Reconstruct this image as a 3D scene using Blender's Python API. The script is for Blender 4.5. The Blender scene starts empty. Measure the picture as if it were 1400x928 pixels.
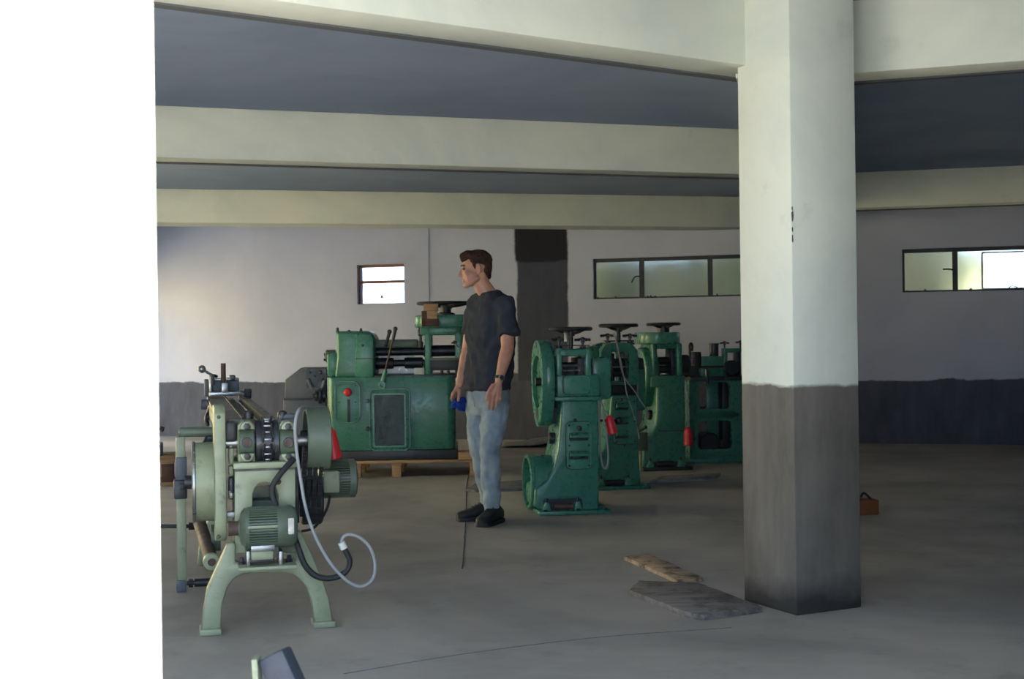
import bpy, bmesh, math, random
from mathutils import Vector, Matrix, noise as mnoise

# ------------------------------------------------------------------ camera, sky, sun, exposure
F, CX, CY, EYE, ROLL = 1750.0, 700.0, 464.0, 1.2, 0.013      # image taken as 1400 x 928
scn = bpy.context.scene
COL = scn.collection
cam_d = bpy.data.cameras.new('camera'); cam = bpy.data.objects.new('camera', cam_d); COL.objects.link(cam)
cam_d.sensor_width = 36.0; cam_d.lens = 36.0 * F / 1400.0
cam_d.clip_start = 0.05; cam_d.clip_end = 200
_r = Vector((1, 0, -ROLL)).normalized(); _f = Vector((0, 1, 0)); _u = _r.cross(_f)
cam.matrix_world = Matrix((( _r.x, _u.x, -_f.x, 0), (_r.y, _u.y, -_f.y, 0), (_r.z, _u.z, -_f.z, EYE), (0, 0, 0, 1)))
cam_d.dof.use_dof = True; cam_d.dof.focus_distance = 7.6; cam_d.dof.aperture_fstop = 6.0
scn.camera = cam

world = bpy.data.worlds.new('sky'); scn.world = world; world.use_nodes = True
bg = world.node_tree.nodes['Background']
bg.inputs['Color'].default_value = (0.52, 0.72, 1.0, 1); bg.inputs['Strength'].default_value = 0.72

sun_d = bpy.data.lights.new('sun', 'SUN'); sun = bpy.data.objects.new('sun', sun_d); COL.objects.link(sun)
sun_d.energy = 9.0; sun_d.angle = 0.01; sun_d.color = (1.0, 0.95, 0.85)
_sd = Vector((-0.62, 0.50, -0.72)).normalized()
sun.rotation_euler = _sd.to_track_quat('-Z', 'Y').to_euler()

vs = scn.view_settings
vs.view_transform = 'Standard'; vs.look = 'None'; vs.gamma = 1.0; vs.use_curve_mapping = False
vs.exposure = 3.0
scn.cycles.diffuse_bounces = 6

# ------------------------------------------------------------------ pixel helpers (a pixel gives a direction; depth comes from what it touches)
def ray(px, py):
    return _r * ((px - CX) / F) + _u * ((CY - py) / F) + _f
def at_depth(px, py, Y):
    d = ray(px, py); return Vector((0, 0, EYE)) + d * (Y / d.y)
def on_level(px, py, z=0.0):
    d = ray(px, py); return Vector((0, 0, EYE)) + d * ((z - EYE) / d.z)
def on_wall(px, py, p0, n):
    o = Vector((0, 0, EYE)); d = ray(px, py); return o + d * ((p0 - o).dot(n) / d.dot(n))

class Frame:
    """local frame of a thing: origin on the floor, x right, y away, z up, turned by yaw"""
    def __init__(s, origin, yaw_deg):
        s.o = Vector(origin); s.a = math.radians(yaw_deg)
        s.ex = Vector((math.cos(s.a), math.sin(s.a), 0)); s.ey = Vector((-math.sin(s.a), math.cos(s.a), 0))
    def p(s, px, py, d=0.0):
        w = on_wall(px, py, s.o + s.ey * d, s.ey) - s.o
        return Vector((w.dot(s.ex), d, w.z))
    def rect(s, x0, y0, x1, y1, d=0.0):
        a = s.p(x0, (y0 + y1) / 2, d).x; b = s.p(x1, (y0 + y1) / 2, d).x
        xm = (x0 + x1) / 2
        return a, b, s.p(xm, y1, d).z, s.p(xm, y0, d).z
    def poly(s, pts, d=0.0):
        return [(q.x, q.z) for q in (s.p(x, y, d) for x, y in pts)]

# ------------------------------------------------------------------ mesh builder
def rrect(x0, x1, z0, z1, r, n=4):
    r = min(r, abs(x1 - x0) / 2 - 1e-4, abs(z1 - z0) / 2 - 1e-4); out = []
    for cx, cz, a0 in ((x1 - r, z1 - r, 0), (x0 + r, z1 - r, 90), (x0 + r, z0 + r, 180), (x1 - r, z0 + r, 270)):
        for k in range(n + 1):
            a = math.radians(a0 + 90 * k / n); out.append((cx + r * math.cos(a), cz + r * math.sin(a)))
    return out
def smooth_pts(pts, k=6):
    pts = [Vector(p) for p in pts]; n = len(pts); out = []
    for i in range(n - 1):
        p0 = pts[max(i - 1, 0)]; p1 = pts[i]; p2 = pts[i + 1]; p3 = pts[min(i + 2, n - 1)]
        for j in range(k):
            t = j / k
            out.append(0.5 * ((2 * p1) + (p2 - p0) * t + (2 * p0 - 5 * p1 + 4 * p2 - p3) * t * t + (3 * p1 - p0 - 3 * p2 + p3) * t ** 3))
    out.append(pts[-1]); return out
def ortho(d):
    d = Vector(d).normalized(); a = Vector((0, 0, 1)) if abs(d.z) < 0.9 else Vector((1, 0, 0))
    u = d.cross(a).normalized(); return u, d.cross(u).normalized()

class MB:
    def __init__(s): s.v = []; s.f = []
    def raw(s, verts, faces, M=None):
        o = len(s.v)
        s.v += [tuple(M @ Vector(v)) if M else tuple(v) for v in verts]; s.f += [tuple(i + o for i in f) for f in faces]; return s
    def _bev(s, verts, faces, w, seg=2, ang=25):
        bm = bmesh.new(); vv = [bm.verts.new(v) for v in verts]
        for f in faces: bm.faces.new([vv[i] for i in f])
        bmesh.ops.recalc_face_normals(bm, faces=bm.faces[:])
        es = [e for e in bm.edges if len(e.link_faces) == 2 and e.calc_face_angle(0) > math.radians(ang)]
        bmesh.ops.bevel(bm, geom=es, offset=w, segments=seg, profile=0.5, affect='EDGES', clamp_overlap=True)
        bm.verts.index_update()
        s.raw([v.co[:] for v in bm.verts], [[v.index for v in f.verts] for f in bm.faces]); bm.free(); return s
    def box(s, x0, x1, y0, y1, z0, z1, bev=0, M=None):
        v = [(x, y, z) for z in (z0, z1) for y in (y0, y1) for x in (x0, x1)]
        f = [(0, 2, 3, 1), (4, 5, 7, 6), (0, 1, 5, 4), (2, 6, 7, 3), (0, 4, 6, 2), (1, 3, 7, 5)]
        if M: v = [tuple(M @ Vector(q)) for q in v]
        return s._bev(v, f, bev) if bev else s.raw(v, f)
    def bar(s, p0, p1, w, h, bev=0, up=(0, 0, 1)):
        p0 = Vector(p0); p1 = Vector(p1); d = (p1 - p0).normalized(); up = Vector(up)
        a = d.cross(up)
        if a.length < 1e-4: a = d.cross(Vector((1, 0, 0)))
        a.normalize(); b = a.cross(d)
        v = [p + a * (sx * w / 2) + b * (sz * h / 2) for p in (p0, p1) for sz in (-1, 1) for sx in (-1, 1)]
        f = [(0, 1, 3, 2), (4, 6, 7, 5), (0, 4, 5, 1), (2, 3, 7, 6), (0, 2, 6, 4), (1, 5, 7, 3)]
        return s._bev(v, f, bev) if bev else s.raw(v, f)
    def lathe(s, p0, d, prof, n=24):
        p0 = Vector(p0); d = Vector(d).normalized(); u, w = ortho(d); vs_, fs = [], []
        for t, r in prof:
            for k in range(n):
                a = 2 * math.pi * k / n; vs_.append(p0 + d * t + (u * math.cos(a) + w * math.sin(a)) * r)
        m = len(prof)
        for i in range(m - 1):
            for k in range(n):
                k2 = (k + 1) % n; fs.append((i * n + k, i * n + k2, (i + 1) * n + k2, (i + 1) * n + k))
        fs.append(tuple(range(n))[::-1]); fs.append(tuple((m - 1) * n + k for k in range(n)))
        return s.raw(vs_, fs)
    def cyl(s, p0, p1, r0, r1=None, n=20, bev=0):
        p0 = Vector(p0); p1 = Vector(p1); L = (p1 - p0).length; r1 = r0 if r1 is None else r1
        pr = [(0, r0), (L, r1)] if not bev else [(0, r0 - bev), (bev, r0), (L - bev, r1), (L, r1 - bev)]
        return s.lathe(p0, p1 - p0, pr, n)
    def pipe(s, p0, p1, ro, ri, n=28, bev=0.0):
        p0 = Vector(p0); p1 = Vector(p1); L = (p1 - p0).length; d = (p1 - p0).normalized(); u, w = ortho(d); vs_, fs = [], []
        prof = [(bev, ro), (L - bev, ro), (L, ro - bev), (L, ri), (0, ri), (0, ro - bev)]; m = len(prof)
        for t, r in prof:
            for k in range(n):
                a = 2 * math.pi * k / n; vs_.append(p0 + d * t + (u * math.cos(a) + w * math.sin(a)) * r)
        for i in range(m):
            for k in range(n):
                k2 = (k + 1) % n; j = (i + 1) % m; fs.append((i * n + k, i * n + k2, j * n + k2, j * n + k))
        return s.raw(vs_, fs)
    def torus(s, c, d, R, r, n=36, m=10, squash=1.0):
        c = Vector(c); d = Vector(d).normalized(); u, w = ortho(d); vs_, fs = [], []
        for i in range(n):
            a = 2 * math.pi * i / n; e = u * math.cos(a) + w * math.sin(a)
            for k in range(m):
                b = 2 * math.pi * k / m; vs_.append(c + e * (R + r * math.cos(b)) + d * (r * squash * math.sin(b)))
        for i in range(n):
            for k in range(m):
                fs.append((i * m + k, ((i + 1) % n) * m + k, ((i + 1) % n) * m + (k + 1) % m, i * m + (k + 1) % m))
        return s.raw(vs_, fs)
    def tube(s, pts, r, n=8, k=6, sm=True):
        P = smooth_pts(pts, k) if sm else [Vector(p) for p in pts]; vs_, fs = [], []; u = None
        for i, p in enumerate(P):
            t = (P[min(i + 1, len(P) - 1)] - P[max(i - 1, 0)]).normalized()
            if u is None: u, _ = ortho(t)
            u = (u - t * u.dot(t)).normalized(); w = t.cross(u)
            rr = r[0] + (r[1] - r[0]) * i / (len(P) - 1) if isinstance(r, tuple) else r
            for q in range(n):
                a = 2 * math.pi * q / n; vs_.append(p + (u * math.cos(a) + w * math.sin(a)) * rr)
        for i in range(len(P) - 1):
            for q in range(n):
                q2 = (q + 1) % n; fs.append((i * n + q, i * n + q2, (i + 1) * n + q2, (i + 1) * n + q))
        fs.append(tuple(range(n))[::-1]); fs.append(tuple((len(P) - 1) * n + q for q in range(n)))
        return s.raw(vs_, fs)
    def prism(s, poly, d0, d1, bev=0, plane='xz', seg=2):
        n = len(poly)
        g = {'xz': lambda a, b, t: (a, t, b), 'yz': lambda a, b, t: (t, a, b), 'xy': lambda a, b, t: (a, b, t)}[plane]
        v = [g(a, b, d0) for a, b in poly] + [g(a, b, d1) for a, b in poly]
        f = [tuple(range(n)), tuple(range(2 * n - 1, n - 1, -1))] + [(i, i + n, (i + 1) % n + n, (i + 1) % n) for i in range(n)]
        return s._bev(v, f, bev, seg, 40) if bev else s.raw(v, f)
    def ring(s, outer, inner, d0, d1, plane='xz'):
        n = len(outer)
        g = {'xz': lambda a, b, t: (a, t, b), 'yz': lambda a, b, t: (t, a, b), 'xy': lambda a, b, t: (a, b, t)}[plane]
        v = [g(a, b, t) for t in (d0, d1) for P in (outer, inner) for a, b in P]; f = []
        for i in range(n):
            j = (i + 1) % n
            f += [(i, j, n + j, n + i), (2 * n + i, 3 * n + i, 3 * n + j, 2 * n + j), (i, 2 * n + i, 2 * n + j, j), (n + i, n + j, 3 * n + j, 3 * n + i)]
        return s.raw(v, f)
    def ball(s, c, r, sc=(1, 1, 1), n=14):
        pr = []
        c = Vector(c); vs_, fs = [], []; m = max(6, n // 2 + 1)
        for i in range(m + 1):
            th = math.pi * i / m
            for k in range(n):
                a = 2 * math.pi * k / n
                vs_.append(c + Vector((r * sc[0] * math.sin(th) * math.cos(a), r * sc[1] * math.sin(th) * math.sin(a), r * sc[2] * math.cos(th))))
        for i in range(m):
            for k in range(n): fs.append((i * n + k, (i + 1) * n + k, (i + 1) * n + (k + 1) % n, i * n + (k + 1) % n))
        return s.raw(vs_, fs)
    def build(s, name, mat, parent=None, smooth=True, ang=35, loc=None, yaw=0.0):
        me = bpy.data.meshes.new(name); bm = bmesh.new()
        vv = [bm.verts.new(v) for v in s.v]
        for f in s.f:
            try: bm.faces.new([vv[i] for i in f])
            except ValueError: pass
        bmesh.ops.remove_doubles(bm, verts=bm.verts[:], dist=1e-5)
        bmesh.ops.recalc_face_normals(bm, faces=bm.faces[:])
        bm.to_mesh(me); bm.free()
        if smooth:
            me.shade_smooth(); me.set_sharp_from_angle(angle=math.radians(ang))
        me.materials.append(mat)
        o = bpy.data.objects.new(name, me); COL.objects.link(o)
        if parent: o.parent = parent
        if loc is not None: o.location = loc; o.rotation_euler.z = yaw
        return o

def tag(o, label=None, cat=None, group=None, kind=None):
    if label: o['label'] = label
    if cat: o['category'] = cat
    if group: o['group'] = group
    if kind: o['kind'] = kind
    return o
def thing(name, label, cat, fr, group=None):
    o = bpy.data.objects.new(name, None); COL.objects.link(o); o.empty_display_size = 0.1
    o.location = fr.o; o.rotation_euler.z = fr.a
    return tag(o, label, cat, group)

# ------------------------------------------------------------------ materials
def mat_new(name):
    m = bpy.data.materials.new(name); m.use_nodes = True; nt = m.node_tree
    return m, nt, nt.nodes['Principled BSDF']
def N(nt, t, **kw):
    n = nt.nodes.new(t)
    for k, v in kw.items():
        if k in n.inputs: n.inputs[k].default_value = v
        else: setattr(n, k, v)
    return n
def mixc(nt, fac, a, b, blend='MIX'):
    n = nt.nodes.new('ShaderNodeMix'); n.data_type = 'RGBA'; n.blend_type = blend
    for sock, val in ((n.inputs[0], fac), (n.inputs[6], a), (n.inputs[7], b)):
        if hasattr(val, 'links') or hasattr(val, 'is_linked'): nt.links.new(val, sock)
        elif isinstance(val, tuple): sock.default_value = (*val[:3], 1)
        else: sock.default_value = val
    return n.outputs[2]
def ramp(nt, src, lo, hi, a=0.0, b=1.0):
    n = nt.nodes.new('ShaderNodeMapRange'); n.inputs[1].default_value = lo; n.inputs[2].default_value = hi
    n.inputs[3].default_value = a; n.inputs[4].default_value = b
    nt.links.new(src, n.inputs[0]); return n.outputs[0]
def math_(nt, op, a, b=0.0):
    n = nt.nodes.new('ShaderNodeMath'); n.operation = op
    for s_, v in zip(n.inputs, (a, b)):
        if hasattr(v, 'is_linked'): nt.links.new(v, s_)
        else: s_.default_value = v
    return n.outputs[0]
def noise(nt, scale, detail=4, rough=0.55, vec=None, stretch=None, dist=0.0):
    n = N(nt, 'ShaderNodeTexNoise', Scale=scale, Detail=detail, Roughness=rough, Distortion=dist)
    tc = N(nt, 'ShaderNodeTexCoord'); src = tc.outputs['Object']
    if stretch:
        mp = N(nt, 'ShaderNodeMapping'); mp.inputs['Scale'].default_value = stretch; nt.links.new(src, mp.inputs[0]); src = mp.outputs[0]
    nt.links.new(src, n.inputs['Vector']); return n.outputs['Fac']
def bump(nt, bsdf, h, strength=0.2, dist=0.01):
    b = N(nt, 'ShaderNodeBump', Strength=strength, Distance=dist); nt.links.new(h, b.inputs['Height']); nt.links.new(b.outputs[0], bsdf.inputs['Normal'])

def paint(name, col, rough=0.45, metal=0.0, var=0.25, grime=0.35, gcol=(0.03, 0.03, 0.03), scale=6.0, spec=0.5):
    m, nt, b = mat_new(name)
    dark = tuple(c * (1 - var) for c in col)
    c = mixc(nt, ramp(nt, noise(nt, scale, 5), 0.35, 0.7), col, dark)
    if grime:
        g = ramp(nt, noise(nt, scale * 2.7, 8, 0.7, dist=0.4), 0.56, 0.72, 0, grime)
        c = mixc(nt, g, c, gcol)
    nt.links.new(c, b.inputs['Base Color'])
    b.inputs['Metallic'].default_value = metal; b.inputs['Specular IOR Level'].default_value = spec
    nt.links.new(ramp(nt, noise(nt, scale * 4, 4), 0.3, 0.7, max(rough - 0.1, 0.05), min(rough + 0.15, 1)), b.inputs['Roughness'])
    bump(nt, b, noise(nt, scale * 9, 3), 0.12, 0.004)
    return m
def plain(name, col, rough=0.5, metal=0.0):
    m, nt, b = mat_new(name)
    c = mixc(nt, ramp(nt, noise(nt, 14, 4), 0.3, 0.7), col, tuple(x * 0.82 for x in col))
    nt.links.new(c, b.inputs['Base Color']); b.inputs['Roughness'].default_value = rough; b.inputs['Metallic'].default_value = metal
    return m
def wood(name, c1, c2, stretch=(2, 30, 30), grime=0.0, gcol=(0.03, 0.025, 0.02)):
    m, nt, b = mat_new(name)
    c = mixc(nt, ramp(nt, noise(nt, 1.6, 6, 0.65, stretch=stretch), 0.35, 0.68), c1, c2)
    if grime: c = mixc(nt, ramp(nt, noise(nt, 9, 7, 0.7), 0.5, 0.62, 0, grime), c, gcol)
    nt.links.new(c, b.inputs['Base Color']); b.inputs['Roughness'].default_value = 0.8
    bump(nt, b, noise(nt, 2.2, 6, stretch=stretch), 0.3, 0.004); return m
def cast(name, light, dado=None, dcol=(0.05, 0.052, 0.055), edge=0.03, strips=(), stain=0.3):
    """whitewashed concrete; below z = dado a hand-brushed dark coat with an uneven top; strips = (x0, x1, z0, z1, colour) brushed patches"""
    m, nt, b = mat_new(name)
    dirty = tuple(c * f for c, f in zip(light, (0.76, 0.79, 0.83)))
    c = mixc(nt, ramp(nt, noise(nt, 0.9, 7, 0.6, dist=0.6), 0.42, 0.72, 0, stain * 2.2), light, dirty)
    c = mixc(nt, ramp(nt, noise(nt, 5.0, 6, 0.7), 0.6, 0.78, 0, stain), c, tuple(q * 0.62 for q in light))
    tc = N(nt, 'ShaderNodeTexCoord'); sp = N(nt, 'ShaderNodeSeparateXYZ'); nt.links.new(tc.outputs['Object'], sp.inputs[0])
    wob = math_(nt, 'MULTIPLY', math_(nt, 'SUBTRACT', noise(nt, 2.1, 6, 0.55, dist=0.8), 0.5), edge * 4)
    fine = math_(nt, 'MULTIPLY', math_(nt, 'SUBTRACT', noise(nt, 22, 3, stretch=(0.6, 0.6, 1.6)), 0.5), edge * 0.9)
    w = math_(nt, 'ADD', wob, fine)
    zz = math_(nt, 'ADD', sp.outputs['Z'], w); xx = math_(nt, 'ADD', sp.outputs['X'], math_(nt, 'MULTIPLY', w, 0.55))
    def patch(lo, hi, src, soft):
        return math_(nt, 'MULTIPLY', ramp(nt, src, lo - soft, lo + soft), ramp(nt, src, hi - soft, hi + soft, 1, 0))
    streak = ramp(nt, noise(nt, 3.0, 6, 0.65, stretch=(2.2, 2.2, 0.7)), 0.35, 0.7)
    for x0, x1, z0, z1, col in strips:
        k = math_(nt, 'MULTIPLY', patch(x0, x1, xx, 0.012), patch(z0, z1, zz, 0.012))
        c = mixc(nt, k, c, mixc(nt, streak, col, tuple(q * 1.25 for q in col)))
    if dado:
        k = ramp(nt, zz, dado - 0.008, dado + 0.008, 1, 0)
        dc = mixc(nt, streak, dcol, tuple(q * 1.6 for q in dcol))
        scr = ramp(nt, noise(nt, 16, 4, 0.8, stretch=(3, 3, 0.8)), 0.72, 0.76, 0, 0.5)
        dc = mixc(nt, scr, dc, tuple(q * 4 for q in dcol))
        c = mixc(nt, k, c, dc)
    nt.links.new(c, b.inputs['Base Color']); b.inputs['Roughness'].default_value = 0.82; b.inputs['Specular IOR Level'].default_value = 0.25
    bump(nt, b, noise(nt, 26, 5, 0.6), 0.12, 0.006)
    return m

WHITE = (0.67, 0.69, 0.62)
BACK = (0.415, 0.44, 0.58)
GREEN = (0.045, 0.185, 0.128)
M = {}
M['plaster'] = cast('whitewashed_concrete', WHITE, stain=0.42)
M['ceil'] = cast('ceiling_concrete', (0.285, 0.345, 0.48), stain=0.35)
M['bare'] = cast('bare_concrete', (0.09, 0.095, 0.105))
M['green'] = paint('machine_green', GREEN, 0.29, var=0.28, grime=0.16, gcol=(0.012, 0.03, 0.025))
M['green2'] = paint('machine_green_light', (0.062, 0.225, 0.155), 0.29, var=0.25, grime=0.14, gcol=(0.012, 0.03, 0.025))
M['pale'] = paint('pale_green_enamel', (0.27, 0.30, 0.19), 0.40, var=0.22, grime=0.55, gcol=(0.06, 0.055, 0.05))
M['motor'] = paint('motor_green', (0.095, 0.125, 0.088), 0.4, var=0.3, grime=0.5, gcol=(0.03, 0.03, 0.025))
M['black'] = paint('black_iron', (0.018, 0.019, 0.022), 0.42, 0.0, 0.3, 0.2, (0.05, 0.045, 0.04))
M['dark'] = paint('dark_steel', (0.055, 0.058, 0.065), 0.38, 0.6, 0.35, 0.3, (0.02, 0.018, 0.016))
M['steel'] = paint('worn_steel', (0.36, 0.36, 0.35), 0.32, 0.85, 0.3, 0.45, (0.08, 0.065, 0.05))
M['greypaint'] = paint('slate_grey_paint', (0.085, 0.095, 0.125), 0.5, 0, 0.2, 0.25, (0.03, 0.03, 0.03))
M['rust'] = paint('brown_rusty_iron', (0.10, 0.06, 0.045), 0.6, 0.2, 0.4, 0.4, (0.03, 0.02, 0.02))
M['rubber'] = plain('black_rubber', (0.016, 0.016, 0.018), 0.6)
M['cable'] = plain('grey_cable', (0.30, 0.31, 0.32), 0.55)
M['red'] = plain('red_plastic', (0.62, 0.012, 0.02), 0.4)
M['white_pl'] = plain('white_plastic', (0.62, 0.62, 0.57), 0.5)
M['wood'] = wood('pale_pine', (0.42, 0.26, 0.14), (0.27, 0.15, 0.075))
M['wood_grey'] = wood('weathered_plank', (0.23, 0.20, 0.18), (0.11, 0.098, 0.092), grime=0.6)
M['wood_old'] = wood('flaking_plank', (0.50, 0.36, 0.23), (0.27, 0.175, 0.115), grime=0.8, gcol=(0.035, 0.02, 0.02))
M['wood_dark'] = wood('brown_block', (0.10, 0.045, 0.035), (0.05, 0.025, 0.02))
M['board'] = wood('dusty_board', (0.20, 0.20, 0.20), (0.12, 0.12, 0.125), grime=0.4)
# ------------------------------------------------------------------ the room
CEIL, SOFF = 2.76, 2.42
# floor: dusty concrete slab
def floor_mat():
    m, nt, b = mat_new('dusty_concrete_floor')
    c = mixc(nt, ramp(nt, noise(nt, 0.55, 8, 0.6, dist=0.5), 0.38, 0.64), (0.43, 0.385, 0.335), (0.235, 0.215, 0.20))
    c = mixc(nt, ramp(nt, noise(nt, 3.2, 7, 0.7), 0.55, 0.75, 0, 0.5), c, (0.14, 0.132, 0.128))
    c = mixc(nt, ramp(nt, noise(nt, 7, 8, 0.75, stretch=(0.35, 1.4, 1)), 0.62, 0.75, 0, 0.45), c, (0.52, 0.475, 0.42))
    nt.links.new(c, b.inputs['Base Color'])
    nt.links.new(ramp(nt, noise(nt, 1.8, 6), 0.3, 0.7, 0.42, 0.68), b.inputs['Roughness'])
    b.inputs['Specular IOR Level'].default_value = 0.4
    bump(nt, b, noise(nt, 30, 5), 0.1, 0.004); return m
M['floor'] = floor_mat()
floor = tag(MB().box(-5.4, 9.2, 1.4, 19.5, -0.2, 0.0).build('floor', M['floor'], smooth=False), 'dusty grey concrete workshop floor', kind='structure')
# saw-cut joint running past the man's feet
jp = [on_level(x, y, 0.0) for x, y in ((644, 636), (638, 665), (637.5, 690), (636, 720), (632, 777))]
MB().tube([(p.x, p.y, 0.0005) for p in jp], 0.004, 5).build('floor_crack', M['black'], floor)
jp = [on_level(x, y, 0.0) for x, y in ((470, 921), (640, 893), (820, 871), (1000, 858))]
MB().tube([(p.x, p.y, -0.001) for p in jp], 0.003, 5).build('floor_crack', M['bare'], floor)
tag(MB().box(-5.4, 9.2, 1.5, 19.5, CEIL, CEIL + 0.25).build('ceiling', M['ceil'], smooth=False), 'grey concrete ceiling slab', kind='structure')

# back wall: one oblique plane, local x runs along it to the right
WP = Vector((4.77, 13.9, 0)); WA = math.atan2(-0.3, 1.0)
WX = Vector((math.cos(WA), math.sin(WA), 0)); WN = Vector((-WX.y, WX.x, 0))     # WN points outside
def wall_uv(px, py):
    w = on_wall(px, py, WP, WN) - WP; return w.dot(WX), w.z
def u_of(px, py=480): return wall_uv(px, py)[0]
ZW0, ZW1 = 1.66, 2.135
win_u = [(u_of(489.5), u_of(554), 1.655, 2.15), (u_of(812), u_of(1066), ZW0, ZW1), (u_of(1235), u_of(1500), ZW0, ZW1)]
US, UE = -14.2, 5.2
mb = MB(); T = 0.18
mb.box(US, UE, 0, T, 0, ZW0); mb.box(US, UE, 0, T, 2.15, CEIL)
edges = [US] + [e for w in win_u for e in w[:2]] + [UE]
for a, b in zip(edges[0::2], edges[1::2]): mb.box(a, b, 0, T, ZW0, 2.15)
mb.box(win_u[1][0], win_u[1][1], 0, T, ZW1, 2.15); mb.box(win_u[2][0], win_u[2][1], 0, T, ZW1, 2.15)
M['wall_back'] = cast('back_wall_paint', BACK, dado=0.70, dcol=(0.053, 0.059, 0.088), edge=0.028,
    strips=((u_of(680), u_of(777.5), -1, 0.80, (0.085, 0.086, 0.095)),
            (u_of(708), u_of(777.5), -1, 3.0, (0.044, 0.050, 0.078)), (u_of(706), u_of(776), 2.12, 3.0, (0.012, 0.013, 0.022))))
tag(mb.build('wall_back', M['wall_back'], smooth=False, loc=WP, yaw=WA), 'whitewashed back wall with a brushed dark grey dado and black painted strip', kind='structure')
# pilaster between the small bright window and the rest of the wall
pu0, pu1 = u_of(556), u_of(588)
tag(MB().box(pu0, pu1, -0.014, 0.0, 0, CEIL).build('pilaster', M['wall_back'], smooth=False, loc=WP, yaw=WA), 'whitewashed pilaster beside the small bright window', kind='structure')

# windows
def glass_mat(name, rough, tint):
    m, nt, b = mat_new(name)
    b.inputs['Base Color'].default_value = (*tint, 1); b.inputs['Transmission Weight'].default_value = 1.0
    b.inputs['IOR'].default_value = 1.12
    nt.links.new(ramp(nt, noise(nt, 2.5, 5), 0.3, 0.7, rough * 0.8, rough * 1.2), b.inputs['Roughness']); return m
M['frosted'] = glass_mat('dirty_frosted_glass', 0.42, (0.86, 0.92, 0.85))
M['clear'] = glass_mat('dusty_clear_glass', 0.06, (0.97, 0.97, 0.95))
M['frame'] = paint('dark_window_paint', (0.014, 0.018, 0.03), 0.5, var=0.2, grime=0.1)
M['frame_red'] = paint('red_oxide_window_paint', (0.16, 0.05, 0.035), 0.5, var=0.2, grime=0.2)
def window(name, label, u0, u1, z0, z1, mulls, frame, glass, bar=0.03, rails=()):
    root = bpy.data.objects.new(name, None); COL.objects.link(root); root.location = WP; root.rotation_euler.z = WA
    tag(root, label, kind='structure')
    d0, d1 = 0.05, 0.09
    f = MB(); f.box(u0, u1, d0, d1, z1 - bar, z1); f.box(u0, u1, d0, d1, z0, z0 + bar * 0.45)
    f.box(u0, u0 + bar * 0.6, d0, d1, z0, z1); f.box(u1 - bar * 0.6, u1, d0, d1, z0, z1)
    f.build('window_frame', frame, root, smooth=False)
    us = [u0] + list(mulls) + [u1]
    for u in mulls: MB().box(u - bar * 0.65, u + bar * 0.65, d0 - 0.01, d1, z0, z1).build('mullion', frame, root, smooth=False)
    zs = [z0] + list(rails) + [z1]
    for z in rails: MB().box(u0, u1, d0 - 0.01, d1, z - bar * 0.5, z + bar * 0.5).build('rail', frame, root, smooth=False)
    for a, b in zip(us[:-1], us[1:]):
        for c, d in zip(zs[:-1], zs[1:]):
            MB().box(a, b, 0.068, 0.073, c, d).build('pane', glass, root, smooth=False)
    return root
w1 = window('window_1', 'small blown-out bright window with a red-brown rail', *win_u[0], [], M['frame_red'], M['clear'], 0.035, rails=(1.935,))
a0, a1 = win_u[0][:2]      # tilted hopper sash wire in the lower light
MB().tube([(a0 + 0.05, 0.045, 1.91), (a0 + 0.12, 0.03, 1.745), (a1 - 0.05, 0.03, 1.745)], 0.004, 5, sm=False).build('stay_rod', M['frame_red'], w1)
MB().box((a0 + a1) / 2 - 0.008, (a0 + a1) / 2 + 0.008, 0.02, 0.05, 1.73, 1.77).build('latch', M['frame_red'], w1)
w2 = window('window_2', 'long strip window with dark frame and dirty green panes', *win_u[1], [u_of(877.5), u_of(971.5)], M['frame'], M['frosted'], 0.042)
w3 = window('window_3', 'strip window with dark frame and pale frosted panes', *win_u[2], [u_of(1307.5), u_of(1410)], M['frame'], M['frosted'], 0.042)
def latch(win, px, py, side):
    u, z = wall_uv(px, py)
    b = MB(); b.tube([(u, 0.03, z + 0.02), (u - 0.06 * side, 0.0, z + 0.015), (u - 0.10 * side, 0.0, z - 0.05)], 0.009, 6)
    b.box(u - 0.012, u + 0.012, 0.02, 0.05, z - 0.03, z + 0.04); b.build('latch', M['frame'], win)
latch(w2, 875, 380, 1); 
u, z = wall_uv(1305, 369); MB().tube([(u, 0.04, z), (u - 0.05, 0.01, z + 0.01), (u - 0.12, 0.01, z + 0.012)], 0.009, 6).build('latch', M['frame'], w3)
ua, ub = u_of(1344), u_of(1410)
MB().ring(rrect(ua, ub, ZW0 + 0.012, ZW1 - 0.05, 0.01, 2), rrect(ua + 0.018, ub - 0.018, ZW0 + 0.03, ZW1 - 0.068, 0.008, 2), 0.10, 0.115).build('sliding_sash', M['white_pl'], w3, smooth=False)
rnd = random.Random(5)
for w, pxs in ((w2, (818, 842, 886, 890, 896, 981, 1003)), (w3, (1241, 1266, 1328, 1329))):
    for px in pxs:
        u = u_of(px); h = rnd.uniform(0.015, 0.035)
        MB().lathe((u, 0.03, ZW0), (0, 0, 1), [(0, 0.016), (h * 0.6, 0.012), (h, 0.004)], 7).build('putty_crumb', M['frame'], w)
u = u_of(1388); MB().tube([(u - 0.06, 0.02, ZW0 + 0.01), (u - 0.03, 0.01, ZW0 + 0.045), (u + 0.03, 0.01, ZW0 + 0.03), (u, 0.0, ZW0 + 0.012), (u + 0.08, 0.01, ZW0 + 0.02)], 0.006, 6).build('wire_scrap', M['frame'], w3)

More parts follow.
